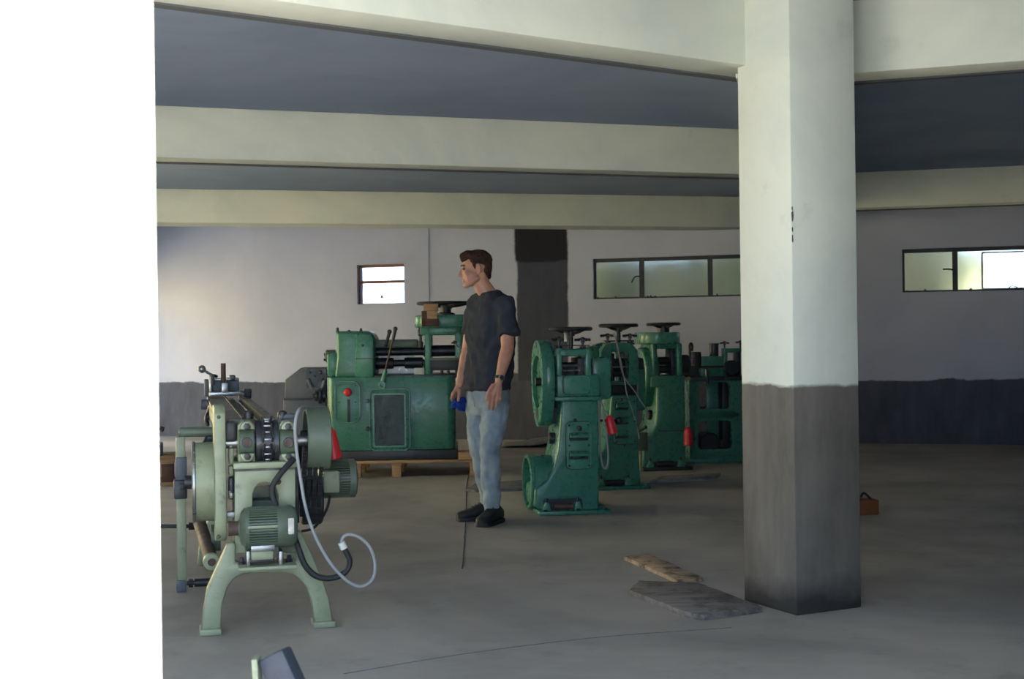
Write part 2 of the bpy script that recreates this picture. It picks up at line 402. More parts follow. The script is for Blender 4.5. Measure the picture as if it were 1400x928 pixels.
# side and front walls (out of view; they shape the light)
def wall_openings(name, label, axis, pos, thick, lo, hi, holes, mat='plaster'):
    """straight wall along an axis with floor-standing openings (a, b, z0, z1)"""
    mb = MB(); cur = lo
    def seg(a, b, z0, z1):
        if axis == 'y': mb.box(pos, pos + thick, a, b, z0, z1)
        else: mb.box(a, b, pos, pos + thick, z0, z1)
    for a, b, z0, z1 in holes:
        seg(cur, a, 0, CEIL)
        if z0 > 0: seg(a, b, 0, z0)
        seg(a, b, z1, CEIL); cur = b
    seg(cur, hi, 0, CEIL)
    return tag(mb.build(name, M[mat], smooth=False), label, kind='structure')
LEFT_HOLES = [(8.6, 11.6, 0.0, 2.38), (14.2, 16.4, 0.0, 2.1)]
FRONT_HOLES = [(-3.4, -0.85, 0.0, 2.45), (-0.40, 0.85, 0.0, 2.75)]
wall_openings('wall_left', 'whitewashed side wall with a wide open doorway', 'y', -5.4, 0.2, 1.6, 17.0, LEFT_HOLES)
wall_openings('wall_right', 'unseen grey end wall, toned dark to cut bounced light', 'y', 9.0, 0.2, 1.6, 14.0, [], 'ceil')  # darker ceiling grey reused here to reduce bounced light
# the near wall: its end edge stands sharp at the left of the picture
e0 = at_depth(209.5, 120, 1.56); e1 = at_depth(217.5, 760, 1.56)
FRONT_HOLES[1] = ((e0.x + e1.x) / 2, 0.85, 0.0, 2.75)
wall_openings('wall_front', 'sunlit white outer wall ending at the doorway', 'x', 1.5, 0.06, -5.4, 9.2, FRONT_HOLES)

# daylight portals in the open doorways (guide sampling only, give no light of their own)
def portal(loc, rot, sx, sy):
    d = bpy.data.lights.new('daylight_portal', 'AREA'); d.shape = 'RECTANGLE'; d.size = sx; d.size_y = sy; d.cycles.is_portal = True
    o = bpy.data.objects.new('daylight_portal', d); COL.objects.link(o); o.location = loc; o.rotation_euler = rot; return o
portal((-5.42, 10.1, 1.19), (0, math.radians(-90), 0), 2.38, 3.0)
portal((-5.42, 15.3, 1.05), (0, math.radians(-90), 0), 2.1, 2.2)
portal((-2.12, 1.49, 1.22), (math.radians(90), 0, 0), 2.55, 2.45)
portal((0.21, 1.49, 1.37), (math.radians(90), 0, 0), 1.28, 2.75)

# column and beams
cp = [on_level(1089, 842), on_level(1014, 816), on_level(1178, 830.5)]
c0 = Vector((cp[0].x, cp[0].y, 0)); ca = math.radians(26)
ccx = Vector((math.cos(ca), math.sin(ca), 0)); ccy = Vector((-math.sin(ca), math.cos(ca), 0))
# widths from the outer silhouettes
wl = (on_wall(1013, 500, c0, ccx) - c0).dot(ccy); wr = (on_wall(1174, 500, c0, ccy) - c0).dot(ccx)
M['column'] = cast('column_paint', WHITE, dado=0.985, dcol=(0.112, 0.101, 0.09), edge=0.022, stain=0.5)
def col_mat_low():
    m = M['column']; nt = m.node_tree; b = nt.nodes['Principled BSDF']; src = b.inputs['Base Color'].links[0].from_socket
    tc = N(nt, 'ShaderNodeTexCoord'); sp = N(nt, 'ShaderNodeSeparateXYZ'); nt.links.new(tc.outputs['Object'], sp.inputs[0])
    z = math_(nt, 'ADD', sp.outputs['Z'], math_(nt, 'MULTIPLY', math_(nt, 'SUBTRACT', noise(nt, 5, 6), 0.5), 0.22))
    nt.links.new(mixc(nt, ramp(nt, z, 0.05, 0.16, 0.85, 0), src, (0.022, 0.022, 0.024)), b.inputs['Base Color'])
col_mat_low()
colobj = MB().box(0, wr, 0, wl, 0, CEIL, bev=0.008).build('column', M['column'], smooth=True, loc=c0, yaw=ca)
tag(colobj, 'square white concrete column with grey painted lower part', kind='structure')
for z, s_ in ((1.745, 0.008), (1.715, 0.016), (1.70, 0.010), (1.655, 0.009), (1.625, 0.007), (1.61, 0.010)):       # chips knocked out of the arris
    MB().prism([(0.004 + s_ * q * 0.5, z + s_ * w_) for q, w_ in ((-0.3, 0.9), (0.6, 1.3), (1.0, 0.2), (0.7, -1.1), (-0.2, -0.6))], -0.0012, 0.003).build('chipped_patch', M['bare'], colobj)

def beam(p_front_a, p_front_b, width, label, ext=(0, 0), depth=CEIL - SOFF, lip=0.05):
    """a, b: the lower front edge (soffit level); the beam lies behind it"""
    a = Vector((p_front_a.x, p_front_a.y, 0)); b = Vector((p_front_b.x, p_front_b.y, 0)); d = (b - a).normalized()
    a = a - d * ext[0]; b = b + d * ext[1]; L = (b - a).length; yaw = math.atan2(d.y, d.x)
    o = MB().box(0, L, 0, width, SOFF, CEIL, bev=0.006).build('beam', M['plaster'], smooth=True, loc=a, yaw=yaw)
    tag(o, label, kind='structure')
    if lip: MB().box(0, L, width - lip, width + 0.004, SOFF - 0.008, SOFF + 0.01).build('dark_strip', M['bare'], o, smooth=False)  # dark strip along the back edge of the soffit
    return o
beam(on_level(370, 0, SOFF), on_level(1060, 95, SOFF), 0.27, 'white concrete beam running into the square column on the machine side', ext=(4.4, 0.05))
beam(on_level(1171, 100, SOFF), on_level(1400, 83, SOFF), 0.25, 'white concrete beam running from the column toward the end wall', ext=(0.15, 5.2))
beam(on_level(212, 215, SOFF), on_level(1010, 238, SOFF), 0.25, 'white concrete beam crossing above the standing man', ext=(3.0, 0.45))
beam(on_level(212, 304, SOFF), on_level(1010, 310.5, SOFF), 0.45, 'white concrete beam closest to the back wall', ext=(1.6, 0.35), lip=0)
beam(on_level(1175, 284, SOFF), on_level(1400, 276, SOFF), 0.28, 'white concrete beam before the pale strip window', ext=(0.35, 4.2))
# girder that carries the beam ends, standing behind the column
g0 = c0 + ccy * (wl + 0.02) + ccx * (wr * 0.5)
g1 = at_depth(1098, 300, 13.9)
gd = Vector((g1.x - g0.x, g1.y - g0.y, 0)); gy = math.atan2(gd.y, gd.x)
tag(MB().box(0, gd.length, -0.14, 0.14, SOFF - 0.02, CEIL).build('beam', M['plaster'], smooth=False, loc=g0, yaw=gy), 'white concrete girder running back from the column', kind='structure')

# the yard and hedge outdoors
M['yard'] = paint('sunlit_yard', (0.42, 0.405, 0.34), 0.9, var=0.25, grime=0.3, gcol=(0.22, 0.21, 0.15), scale=0.8)
tag(MB().box(-60, 60, -40, 70, -0.45, -0.21).build('ground', M['yard'], smooth=False), 'pale dusty yard outside', kind='structure')
M['cream'] = cast('cream_bounce_wall', (0.64, 0.52, 0.25))
tag(MB().box(-10.6, -10.4, 2.0, 22.0, -0.25, 3.6).build('bounce_wall', M['cream'], smooth=False), 'unseen cream wall added across the yard to bounce warm light', kind='structure')  # unseen wall, added to throw warm light through the left openings
def hedge_mat():
    m, nt, b = mat_new('hedge_leaves')
    c = mixc(nt, ramp(nt, noise(nt, 1.1, 5), 0.4, 0.62), (0.34, 0.37, 0.17), (0.78, 0.70, 0.46))
    nt.links.new(c, b.inputs['Base Color']); b.inputs['Roughness'].default_value = 0.7; return m
M['hedge'] = hedge_mat()
hm = MB(); rnd = random.Random(3)
for i in range(52):
    u = -6.0 + i * 0.125 + rnd.uniform(-0.1, 0.1); r = rnd.uniform(0.35, 0.6)
    c = WP + WX * u + WN * (3.2 + rnd.uniform(-0.3, 0.3))
    for zc in (0.35, 1.2, 2.0): hm.ball((c.x + rnd.uniform(-.15, .15), c.y, zc - 0.2 + rnd.uniform(-0.1, 0.25)), r, (1, 1, 1), 10)
hedge = hm.build('hedge', M['hedge'])
hedge.modifiers.new('lumps', 'DISPLACE').strength = 0.18
tx = bpy.data.textures.new('leaf_clumps', 'CLOUDS'); tx.noise_scale = 0.25; hedge.modifiers['lumps'].texture = tx
tag(hedge, 'green hedge seen dimly through the dirty strip window', 'hedge')
# ------------------------------------------------------------------ machine helpers
XA, YA, ZA = Vector((1, 0, 0)), Vector((0, 1, 0)), Vector((0, 0, 1))
def handwheel(parent, c, R, rim, hub_r, stem, mat, spokes=4, name='handwheel', dish=0.03):
    """horizontal handwheel at c (rim centre), stem length below; rim, spokes and hub as pieces of the wheel"""
    w = MB().torus(c, ZA, R, rim, 40, 10, 0.8).build(name, mat, parent)
    h = MB().lathe(c - ZA * (dish + 0.02), ZA, [(0, hub_r), (0.03, hub_r), (0.045, hub_r * 0.6)], 16).build('hub', mat, w)
    for k in range(spokes):
        a = 2 * math.pi * k / spokes + 0.5; e = Vector((math.cos(a), math.sin(a), 0))
        MB().tube([c - ZA * dish + e * hub_r * 0.7, c - ZA * dish * 0.8 + e * R * 0.5, c + e * R], rim * 0.62, 7).build('spoke', mat, w)
    MB().cyl(c - ZA * stem, c - ZA * dish * 0.6, hub_r * 0.55, n=14).build('spindle', M['dark'], w)
    return w
def cross_handle(parent, c, L, mat, stem=0.06, yaw=0.3):
    o = MB()
    for k in range(2):
        e = Vector((math.cos(yaw + k * 1.5708), math.sin(yaw + k * 1.5708), 0))
        o.tube([c - e * L, c - e * L * 0.5 + ZA * 0.004, c + e * L * 0.5 + ZA * 0.004, c + e * L], L * 0.14, 8)
        for s_ in (-1, 1): o.ball(c + e * (L * s_), L * 0.2, n=8)
    o.lathe(c - ZA * 0.02, ZA, [(0, L * 0.26), (0.035, L * 0.26), (0.04, L * 0.18)], 12)
    h = o.build('cross_handle', mat, parent)
    MB().cyl(c - ZA * stem, c, L * 0.17, n=10).build('screw', M['dark'], h)
    return h
def motor_x(parent, c, L, R, mat, name='electric_motor', fan_right=True, feet=True, split=(0.22, 0.68)):
    """electric motor with its axis along local x, finned body, fan cover and front shield"""
    x0 = c.x - L / 2; s1, s2 = x0 + L * split[0], x0 + L * split[1]
    body = MB()
    body.cyl((s1, c.y, c.z), (s2, c.y, c.z), R * 0.86, n=28)
    n = 44
    for k in range(n):
        a = 2 * math.pi * k / n; e = Vector((0, math.cos(a), math.sin(a)))
        p = Vector(c) + e * R * 0.92
        body.bar(Vector((s1, p.y, p.z)), Vector((s2, p.y, p.z)), R * 0.055, R * 0.17, up=e)
    b = body.build(name, mat, parent)
    fr_, bk = (1, -1) if fan_right else (-1, 1)
    xs = (s2, x0 + L) if fan_right else (s1, x0)
    MB().lathe((xs[0] - fr_ * 0.004, c.y, c.z), XA * fr_, [(0, R * 1.02), (abs(xs[1] - xs[0]) * 0.72, R * 1.02), (abs(xs[1] - xs[0]) * 0.95, R * 0.86), (abs(xs[1] - xs[0]), R * 0.5)], 32).build('fan_cover', mat, b)
    xs = (s1, x0) if fan_right else (s2, x0 + L)
    LL = abs(xs[1] - xs[0])
    MB().lathe((xs[0] + fr_ * 0.004, c.y, c.z), -XA * fr_, [(0, R * 0.98), (LL * 0.35, R * 0.98), (LL * 0.7, R * 0.8), (LL * 0.9, R * 0.42), (LL, R * 0.4)], 32).build('end_shield', mat, b)
    if feet:
        for xx in (s1 + 0.02, s2 - 0.02):
            MB().box(xx - 0.016, xx + 0.016, c.y - R * 0.85, c.y + R * 0.85, c.z - R * 1.12, c.z - R * 0.72, bev=0.004).build('foot', mat, b)
    return b
def louver(parent, x0, x1, z0, z1, d, mat):
    h = (z1 - z0); prof = [(-0.001, z0), (-0.022, z0 + h * 0.25), (-0.026, z0 + h * 0.6), (-0.012, z1), (0.004, z1), (0.004, z0)]
    prof = [(-0.004, z0), (-0.036, z0 + h * 0.30), (-0.040, z0 + h * 0.6), (-0.016, z1), (0.004, z1), (0.004, z0)]
    o = MB().prism([(d + a, b) for a, b in prof], x0, x1, bev=0.003, plane='yz').build('louver', mat, parent)
    MB().prism(rrect(x0 - 0.006, x1 + 0.006, z0 - 0.012, z1 + 0.004, 0.008, 3), d - 0.004, d + 0.002).build('louver_slot', M['black'], parent)  # black slot backing, paints in the shadow under the louvre
    return o
def rocker_bolt(mb, p, r=0.008): mb.lathe(p, -YA, [(0, r), (r * 0.8, r), (r, r * 0.7)], 6)
def plate(parent, fr, x0, y0, x1, y1, d, t, r, mat, name, bolts=True, rim=0.0):
    a, b, z0, z1 = fr.rect(x0, y0, x1, y1, d)
    o = MB().prism(rrect(a, b, z0, z1, r, 5), d - t, d + 0.01, bev=min(t * 0.4, 0.006)).build(name, mat, parent)
    MB().prism(rrect(a - 0.006, b + 0.006, z0 - 0.008, z1 + 0.006, r * 1.1, 5), d - t * 0.45, d + 0.008).build('dark_gap', M['black'], o)  # black outline, paints the shaded gap around the plate
    if rim: MB().ring(rrect(a - rim * .3, b + rim * .3, z0 - rim * .3, z1 + rim * .3, r * 1.1, 5), rrect(a + rim, b - rim, z0 + rim, z1 - rim, r * 0.8, 5), d - t - 0.006, d - t + 0.004).build('raised_rim', mat, o)
    if bolts:
        for xx in (a + r * 0.55, b - r * 0.55):
            for zz in (z0 + r * 0.55, (z0 + z1) / 2, z1 - r * 0.55):
                q = MB(); rocker_bolt(q, (xx, d - t, zz)); q.build('bolt', M['dark'], o)
    return o
def plug(parent, p, d, L, r, mat=None, name='red_plug'):
    """moulded industrial plug: collar, body and cable gland"""
    d = Vector(d).normalized()
    o = MB().lathe(p, d, [(0, r * 0.35), (L * 0.06, r * 0.55), (L * 0.14, r * 0.8), (L * 0.4, r * 0.9), (L * 0.7, r * 0.95), (L * 0.74, r * 1.02), (L * 0.97, r * 1.02), (L, r * 0.92)], 18).build(name, mat or M['red'], parent)
    return o
def gland_foot(parent, c, w, mat):
    """hold-down foot with an adjusting bolt"""
    o = MB().prism([(c[0] - w, c[2]), (c[0] + w, c[2]), (c[0] + w * 0.8, c[2] + 0.035), (c[0] + w * 0.45, c[2] + 0.06), (c[0] - w * 0.45, c[2] + 0.06), (c[0] - w * 0.8, c[2] + 0.035)], c[1] - 0.02, c[1] + 0.05, bev=0.006).build('mounting_foot', mat, parent)
    MB().cyl((c[0], c[1] + 0.01, c[2] + 0.05), (c[0], c[1] + 0.01, c[2] + 0.085), 0.012, n=8).build('anchor_bolt', M['dark'], o)

# ------------------------------------------------------------------ green rolling mill with louvred front (nearest of the row)
def mill_one():
    fr = Frame(on_level(785, 703), 9.0); fr.o.z = 0
    t = thing('rolling_mill', 'green rolling mill with a louvred front plate and open round drum at its foot', 'machine', fr, 'green rolling mills standing in a row')
    g = M['green']; P = fr.p
    # cast pedestal with a flared foot, front face at d=0.03
    d0, d1 = 0.03, 0.46
    out = [(744, 699), (819, 699), (819.5, 640), (818, 546), (768, 546), (766, 580), (763, 615), (757, 640), (748, 656), (738, 664), (731, 668), (731, 694)]
    MB().prism(fr.poly(out, d0), d0, d1, bev=0.02, seg=3).build('pedestal', g, t)
    a, b, z0, z1 = fr.rect(737, 697, 836, 705, -0.02)
    bp = MB().box(a, b, -0.03, 0.56, 0.0, 0.028, bev=0.006).build('base_plate', g, t)
    for x in (745, 790, 828):
        q = P(x, 700, 0.0); MB().lathe((q.x, -0.012, 0.026), ZA, [(0, 0.014), (0.012, 0.014), (0.014, 0.01)], 6).build('bolt', M['dark'], bp)
    # recess in the foot
    a, b, z0, z1 = fr.rect(742, 681, 796, 697, d0)
    MB().prism(rrect(a, b, z0, z1, 0.02), d0 - 0.004, d0 + 0.02).build('foot_recess', M['black'], t)
    MB().ring(rrect(a - .012, b + .012, z0 - 0.004, z1 + .012, 0.025), rrect(a, b, z0, z1, 0.018), d0 - 0.014, d0 + 0.01).build('recess_rim', g, t)
    for x in (747.5, 790): q = P(x, 697, d0 - 0.02); gland_foot(t, (q.x, d0 - 0.02, 0.03), 0.028, M['green2'])
    a, b, z0, z1 = fr.rect(757, 687, 782, 697, d0); MB().cyl((a, d0 - 0.012, (z0 + z1) / 2), (b, d0 - 0.012, (z0 + z1) / 2), 0.022, n=14).build('foot_roller', M['rust'], t)
    # drum opening to the left
    c = P(726, 656, 0.24); R = 0.185
    MB().pipe((c.x - 0.02, 0.24, R + 0.02), (c.x + 0.26, 0.24, R + 0.02), R, R - 0.02, 40, 0.006).build('motor_drum', g, t)
    MB().pipe((c.x - 0.032, 0.24, R + 0.02), (c.x + 0.0, 0.24, R + 0.02), R + 0.008, R - 0.016, 40, 0.006).build('drum_rim', M['green2'], t)
    motor_x(t, Vector((c.x + 0.16, 0.24, R + 0.02)), 0.2, 0.12, M['green'], 'drum_motor', fan_right=False, feet=False)
    # louvred plate
    pl = plate(t, fr, 774, 577, 808, 640, d0, 0.012, 0.035, M['green2'], 'front_plate', rim=0.008)
    for y0, y1 in ((592, 600), (617, 625.5)):
        a, b, z0, z1 = fr.rect(779, y0, 803, y1, d0 - 0.012); louver(pl, a, b, z0, z1, d0 - 0.012, M['green2'])
    q = P(791, 585, d0 - 0.012); MB().lathe(q, -YA, [(0, 0.012), (0.012, 0.012), (0.016, 0.018), (0.03, 0.018), (0.034, 0.012)], 14).build('knob', M['black'], pl)
    q = P(786, 574.5, d0); MB().ball((q.x, d0 - 0.006, q.z), 0.014, n=10).build('plate_catch', M['dark'], t)
    # shoulder ledge and head block
    a, b, z0, z1 = fr.rect(759, 542, 822, 547.5, d0); MB().box(a, b, 0.0, 0.49, z0, z1, bev=0.006).build('ledge', g, t)
    a, b, z0, z1 = fr.rect(762, 512, 820, 542, d0); MB().box(a, b, d0, 0.46, z0, z1, bev=0.012).build('head_block', g, t)
    plate(t, fr, 770, 514, 806, 537.5, d0, 0.014, 0.025, M['green2'], 'head_plate', bolts=False, rim=0.007)
    # housing: two posts, bridge, rolls
    for x0, x1 in ((761, 768.5), (800, 808)):
        a, b, z0, z1 = fr.rect(x0, 476, x1, 514, d0); MB().box(a, b, 0.02, 0.10, z0, z1, bev=0.012).build('housing_post', M['green2'], t)
        MB().box(a, b, 0.32, 0.40, z0, z1, bev=0.012).build('housing_post', g, t)
    a, b, z0, z1 = fr.rect(760, 477, 809, 487, d0); MB().box(a, b, 0.02, 0.40, z0, z1, bev=0.015).build('bridge', g, t)
    a, b, z0, z1 = fr.rect(767, 499, 803, 515, 0.1)
    zt = z1 - 0.026; zb = z0 + 0.022
    rl = MB().cyl((a - 0.05, 0.2, zt), (b + 0.05, 0.2, zt), 0.045, n=24).build('roll', M['dark'], t)
    MB().cyl((a - 0.05, 0.2, zb), (b + 0.05, 0.2, zb), 0.045, n=24).build('roll', M['dark'], t)
    a, b, z0, z1 = fr.rect(790, 489, 802, 513, 0.06); MB().box(a, b, 0.06, 0.30, z0, z1, bev=0.006).build('bearing_chock', M['black'], t)
    a, b, z0, z1 = fr.rect(768, 498, 800, 501, 0.05); MB().box(a, b, 0.05, 0.075, z0, z1).build('guide_bar', M['black'], t)
    a, b, z0, z1 = fr.rect(770, 505, 793, 506.3, 0.05); MB().cyl((a, 0.05, z0), (b, 0.05, z0), 0.006, n=8).build('guide_rod', M['steel'], t)
    # right side gearbox (dark, behind)
    a, b, z0, z1 = fr.rect(808, 488, 832, 545, 0.25); MB().box(a - 0.02, b, 0.14, 0.42, z0, z1, bev=0.03).build('gear_case', g, t)
    # screws, cross handles, handwheel
    cw = P(780, 449.5, 0.2); handwheel(t, cw, 0.137, 0.018, 0.03, 0.16, M['black'])
    for x, y in ((764, 464), (796.5, 464.5)):
        c = P(x, y, 0.2); cross_handle(t, c, 0.055, M['black'], 0.08)
        MB().lathe((c.x, 0.2, c.z - 0.075), ZA, [(0, 0.035), (0.012, 0.035), (0.016, 0.022), (0.03, 0.022)], 14).build('screw_collar', M['black'], t)
    q = P(774, 461, 0.12); MB().lathe(q - ZA * 0.03, ZA, [(0, 0.014), (0.05, 0.014), (0.06, 0.02), (0.075, 0.012)], 12).build('oil_cup', M['steel'], t)
    a, b, z0, z1 = fr.rect(757, 471.5, 806, 473, 0.2); MB().box(a, b, 0.19, 0.21, z0, z1).build('tie_bar', M['black'], t)
    # flywheel guard at the left: flat drop-shaped case with a round opening
    xg0 = P(734, 520, 0.25).x; xg1 = P(751, 520, 0.25).x
    zc = P(735, 521, 0.25).z; ztop = P(735, 465, 0.25).z; zlow = P(735, 583, 0.25).z
    drop, inner = [], []
    Rg = ztop - zc; rl_ = 0.10; zl = zlow + rl_
    n = 40
    for k in range(n):
        a = 2 * math.pi * k / n; e = (math.cos(a), math.sin(a))
        w = 0.5 - 0.5 * e[1]; w = w * w * (3 - 2 * w)
        drop.append((0.25 + e[0] * (Rg * 0.98 * (1 - w) + rl_ * 1.35 * w), (zc + e[1] * Rg) * (1 - w) + (zl + e[1] * rl_) * w))
        inner.append((0.25 + e[0] * Rg * 0.64, zc - 0.005 + e[1] * Rg * 0.64))
    MB().ring(drop, inner, xg0, xg0 + 0.03, 'yz').build('guard_face', M['green2'], t)
    MB().prism(drop, xg0 + 0.028, xg1, bev=0.012, plane='yz').build('guard_case', g, t)
    MB().cyl((xg0 - 0.012, 0.25, zc - 0.005), (xg0 + 0.05, 0.25, zc - 0.005), 0.03, n=16).build('guard_hub', M['dark'], t)
    for z, r in ((zl - 0.01, 0.045), (ztop - 0.035, 0.02)):
        MB().cyl((xg0 - 0.002, 0.25, z), (xg0 + 0.004, 0.25, z), r, n=18).build('guard_hole', M['black'], t)
    c = P(757, 521, 0.25); MB().cyl((xg1 - 0.01, 0.25, zc), (P(766, 521, 0.25).x, 0.25, zc), 0.11, n=24, bev=0.01).build('shaft_boss', g, t)
    c = P(756, 569, 0.25); MB().box(xg1 - 0.03, xg1 + 0.06, 0.18, 0.32, c.z - 0.05, c.z + 0.07, bev=0.01).build('guard_bracket', M['black'], t)
    c = P(750, 599, 0.2); MB().cyl((c.x, 0.2, c.z), (c.x + 0.08, 0.2, c.z), 0.04, n=18, bev=0.006).build('side_knob', M['dark'], t)
    # switch lever, supply cable in a long loop and its red plug at the right side
    q0 = P(819, 575, 0.2); q1 = P(846, 575, 0.2)
    MB().cyl(q0, q1, 0.009, n=8).build('switch_rod', M['black'], t)
    MB().ball(q1, 0.028, n=12).build('switch_knob', M['black'], t)
    pts = [P(x, y, 0.1) for x, y in ((826, 560), (819, 548), (819.5, 580), (821, 620), (825, 639), (830, 636), (831.5, 618), (828, 590), (824, 566), (827, 562), (831, 570))]
    MB().tube(pts, 0.0055, 7).build('supply_cable', M['cable'], t)
    pts = [P(x, y, 0.13) for x, y in ((822, 548), (819, 590), (823, 630), (829, 641), (832, 628), (829, 600))]
    MB().tube(pts, 0.005, 7).build('supply_cable', M['cable'], t)
    plug(t, P(832, 568, 0.08), P(838, 593, 0.08) - P(832, 568, 0.08), 0.13, 0.034)
    return t
mill_one()

# ------------------------------------------------------------------ second mill, three louvres
def mill_two():
    fr = Frame(on_level(848, 669), 12.0); fr.o.z = 0
    t = thing('rolling_mill', 'green rolling mill with three louvres and a cable hung over its handwheel', 'machine', fr, 'green rolling mills standing in a row')
    g = M['green']; P = fr.p; d0, d1 = 0.03, 0.48
    out = [(800, 665), (873, 665), (877, 662), (874, 620), (871, 540), (836, 540), (833, 575), (826, 612), (814, 628), (800, 632)]
    MB().prism(fr.poly(out, d0), d0, d1, bev=0.02, seg=3).build('pedestal', g, t)
    a, b, z0, z1 = fr.rect(800, 660, 888, 671, 0.0); MB().box(a, b, -0.03, 0.58, 0, 0.028, bev=0.006).build('base_plate', g, t)
    q = P(884, 668, 0.0); MB().lathe((q.x, 0.0, 0.026), ZA, [(0, 0.02), (0.014, 0.02), (0.016, 0.014)], 6).build('anchor_bolt', M['steel'], t)
    a, b, z0, z1 = fr.rect(816, 656, 862, 667, d0); MB().prism(rrect(a, b, 0.03, z1, 0.015), d0 - 0.004, d0 + 0.02).build('foot_recess', M['black'], t)
    for x in (821, 858): q = P(x, 667, d0); gland_foot(t, (q.x, d0 - 0.02, 0.03), 0.028, M['green2'])
    a, b, z0, z1 = fr.rect(828, 660, 850, 668, d0); MB().cyl((a, d0 - 0.012, 0.055), (b, d0 - 0.012, 0.055), 0.022, n=14).build('foot_roller', M['dark'], t)
    pl = plate(t, fr, 839, 546, 869.5, 606, d0, 0.012, 0.03, M['green2'], 'front_plate', rim=0.008)
    for y0, y1 in ((551, 558), (571, 578), (589, 597)):
        a, b, z0, z1 = fr.rect(842, y0, 858, y1, d0 - 0.012); louver(pl, a, b, z0, z1, d0 - 0.012, M['green2'])
    q = P(849, 546.5, d0); MB().ball((q.x, d0 - 0.01, q.z), 0.015, n=10).build('plate_catch', M['dark'], t)
    q = P(853, 609, d0); MB().ball((q.x, d0 - 0.006, q.z), 0.012, n=10).build('plate_catch', M['dark'], t)
    # dark neck and rounded head
    a, b, z0, z1 = fr.rect(818, 522, 873, 541, d0); MB().box(a, b, 0.06, 0.46, z0, z1, bev=0.02).build('neck', M['black'], t)
    o = fr.poly([(821, 526), (873, 526), (873, 492), (871, 478), (865, 471), (855, 468), (838, 468), (828, 471), (823, 478), (821, 495)], d0)
    i_ = fr.poly([(835, 522), (860, 522), (860, 510), (860, 495), (860, 485), (858, 481), (838, 481), (835, 485), (835, 495), (835, 510)], d0)
    MB().ring(o, i_, 0.03, 0.13).build('housing', g, t); MB().ring(o, i_, 0.30, 0.40).build('housing', g, t)
    a, b, z0, z1 = fr.rect(833, 490, 863, 518, 0.2); h = (z1 - z0)
    for z in (z1 - h * 0.27, z0 + h * 0.3): MB().cyl((a - 0.04, 0.21, z), (b + 0.04, 0.21, z), h * 0.21, n=24).build('roll', M['dark'], t)
    a, b, z0, z1 = fr.rect(838, 500, 857, 501.5, 0.06); MB().cyl((a, 0.06, z0), (b, 0.06, z0), 0.006, n=8).build('guide_rod', M['steel'], t)
    for x0, x1 in ((835, 840), (856, 862)):
        a, b, z0, z1 = fr.rect(x0, 483, x1, 521, 0.14); MB().box(a, b, 0.13, 0.29, z0, z1, bev=0.006).build('bearing_chock', M['black'], t)
    # drum-shaped gear housing at the left
    a, b, z0, z1 = fr.rect(801, 473, 829, 524, 0.22); R = (z1 - z0) / 2
    MB().cyl((a, 0.22, (z0 + z1) / 2), (b, 0.22, (z0 + z1) / 2), R, n=36, bev=0.02).build('gear_drum', g, t)
    MB().cyl((b, 0.22, (z0 + z1) / 2), (P(873, 500, 0.22).x + 0.03, 0.22, (z0 + z1) / 2), 0.05, n=18).build('shaft', M['dark'], t)
    a, b, z0, z1 = fr.rect(865, 500, 878, 560, 0.3); MB().box(a, b, 0.2, 0.42, z0, z1, bev=0.02).build('side_case', g, t)
    cw = P(845.5, 445, 0.2); handwheel(t, cw, 0.142, 0.019, 0.03, 0.15, M['black'])
    for x, y in ((830.5, 459), (861, 459)):
        c = P(x, y, 0.2); cross_handle(t, c, 0.06, M['black'], 0.08)
        MB().lathe((c.x, 0.2, c.z - 0.07), ZA, [(0, 0.04), (0.012, 0.04), (0.016, 0.024), (0.03, 0.024)], 14).build('screw_collar', M['black'], t)
    a, b, z0, z1 = fr.rect(826, 465, 866, 467, 0.2); MB().box(a, b, 0.18, 0.22, z0, z1).build('tie_bar', M['black'], t)
    # supply cable hung over the wheel, running down to the box beside the next mill
    c1 = [P(x, y, 0.02) for x, y in ((843, 462), (838, 456), (843, 466), (848, 490), (854, 520), (857, 538), (864, 560), (871, 585), (874, 600))]
    MB().tube(c1, 0.0055, 7).build('supply_cable', M['cable'], t)
    c1 = [P(x, y, 0.01) for x, y in ((840, 455), (845, 480), (851, 510), (858, 522), (868, 535), (876, 548), (882, 556))]
    MB().tube(c1, 0.005, 7).build('supply_cable', M['cable'], t)
    return t
mill_two()

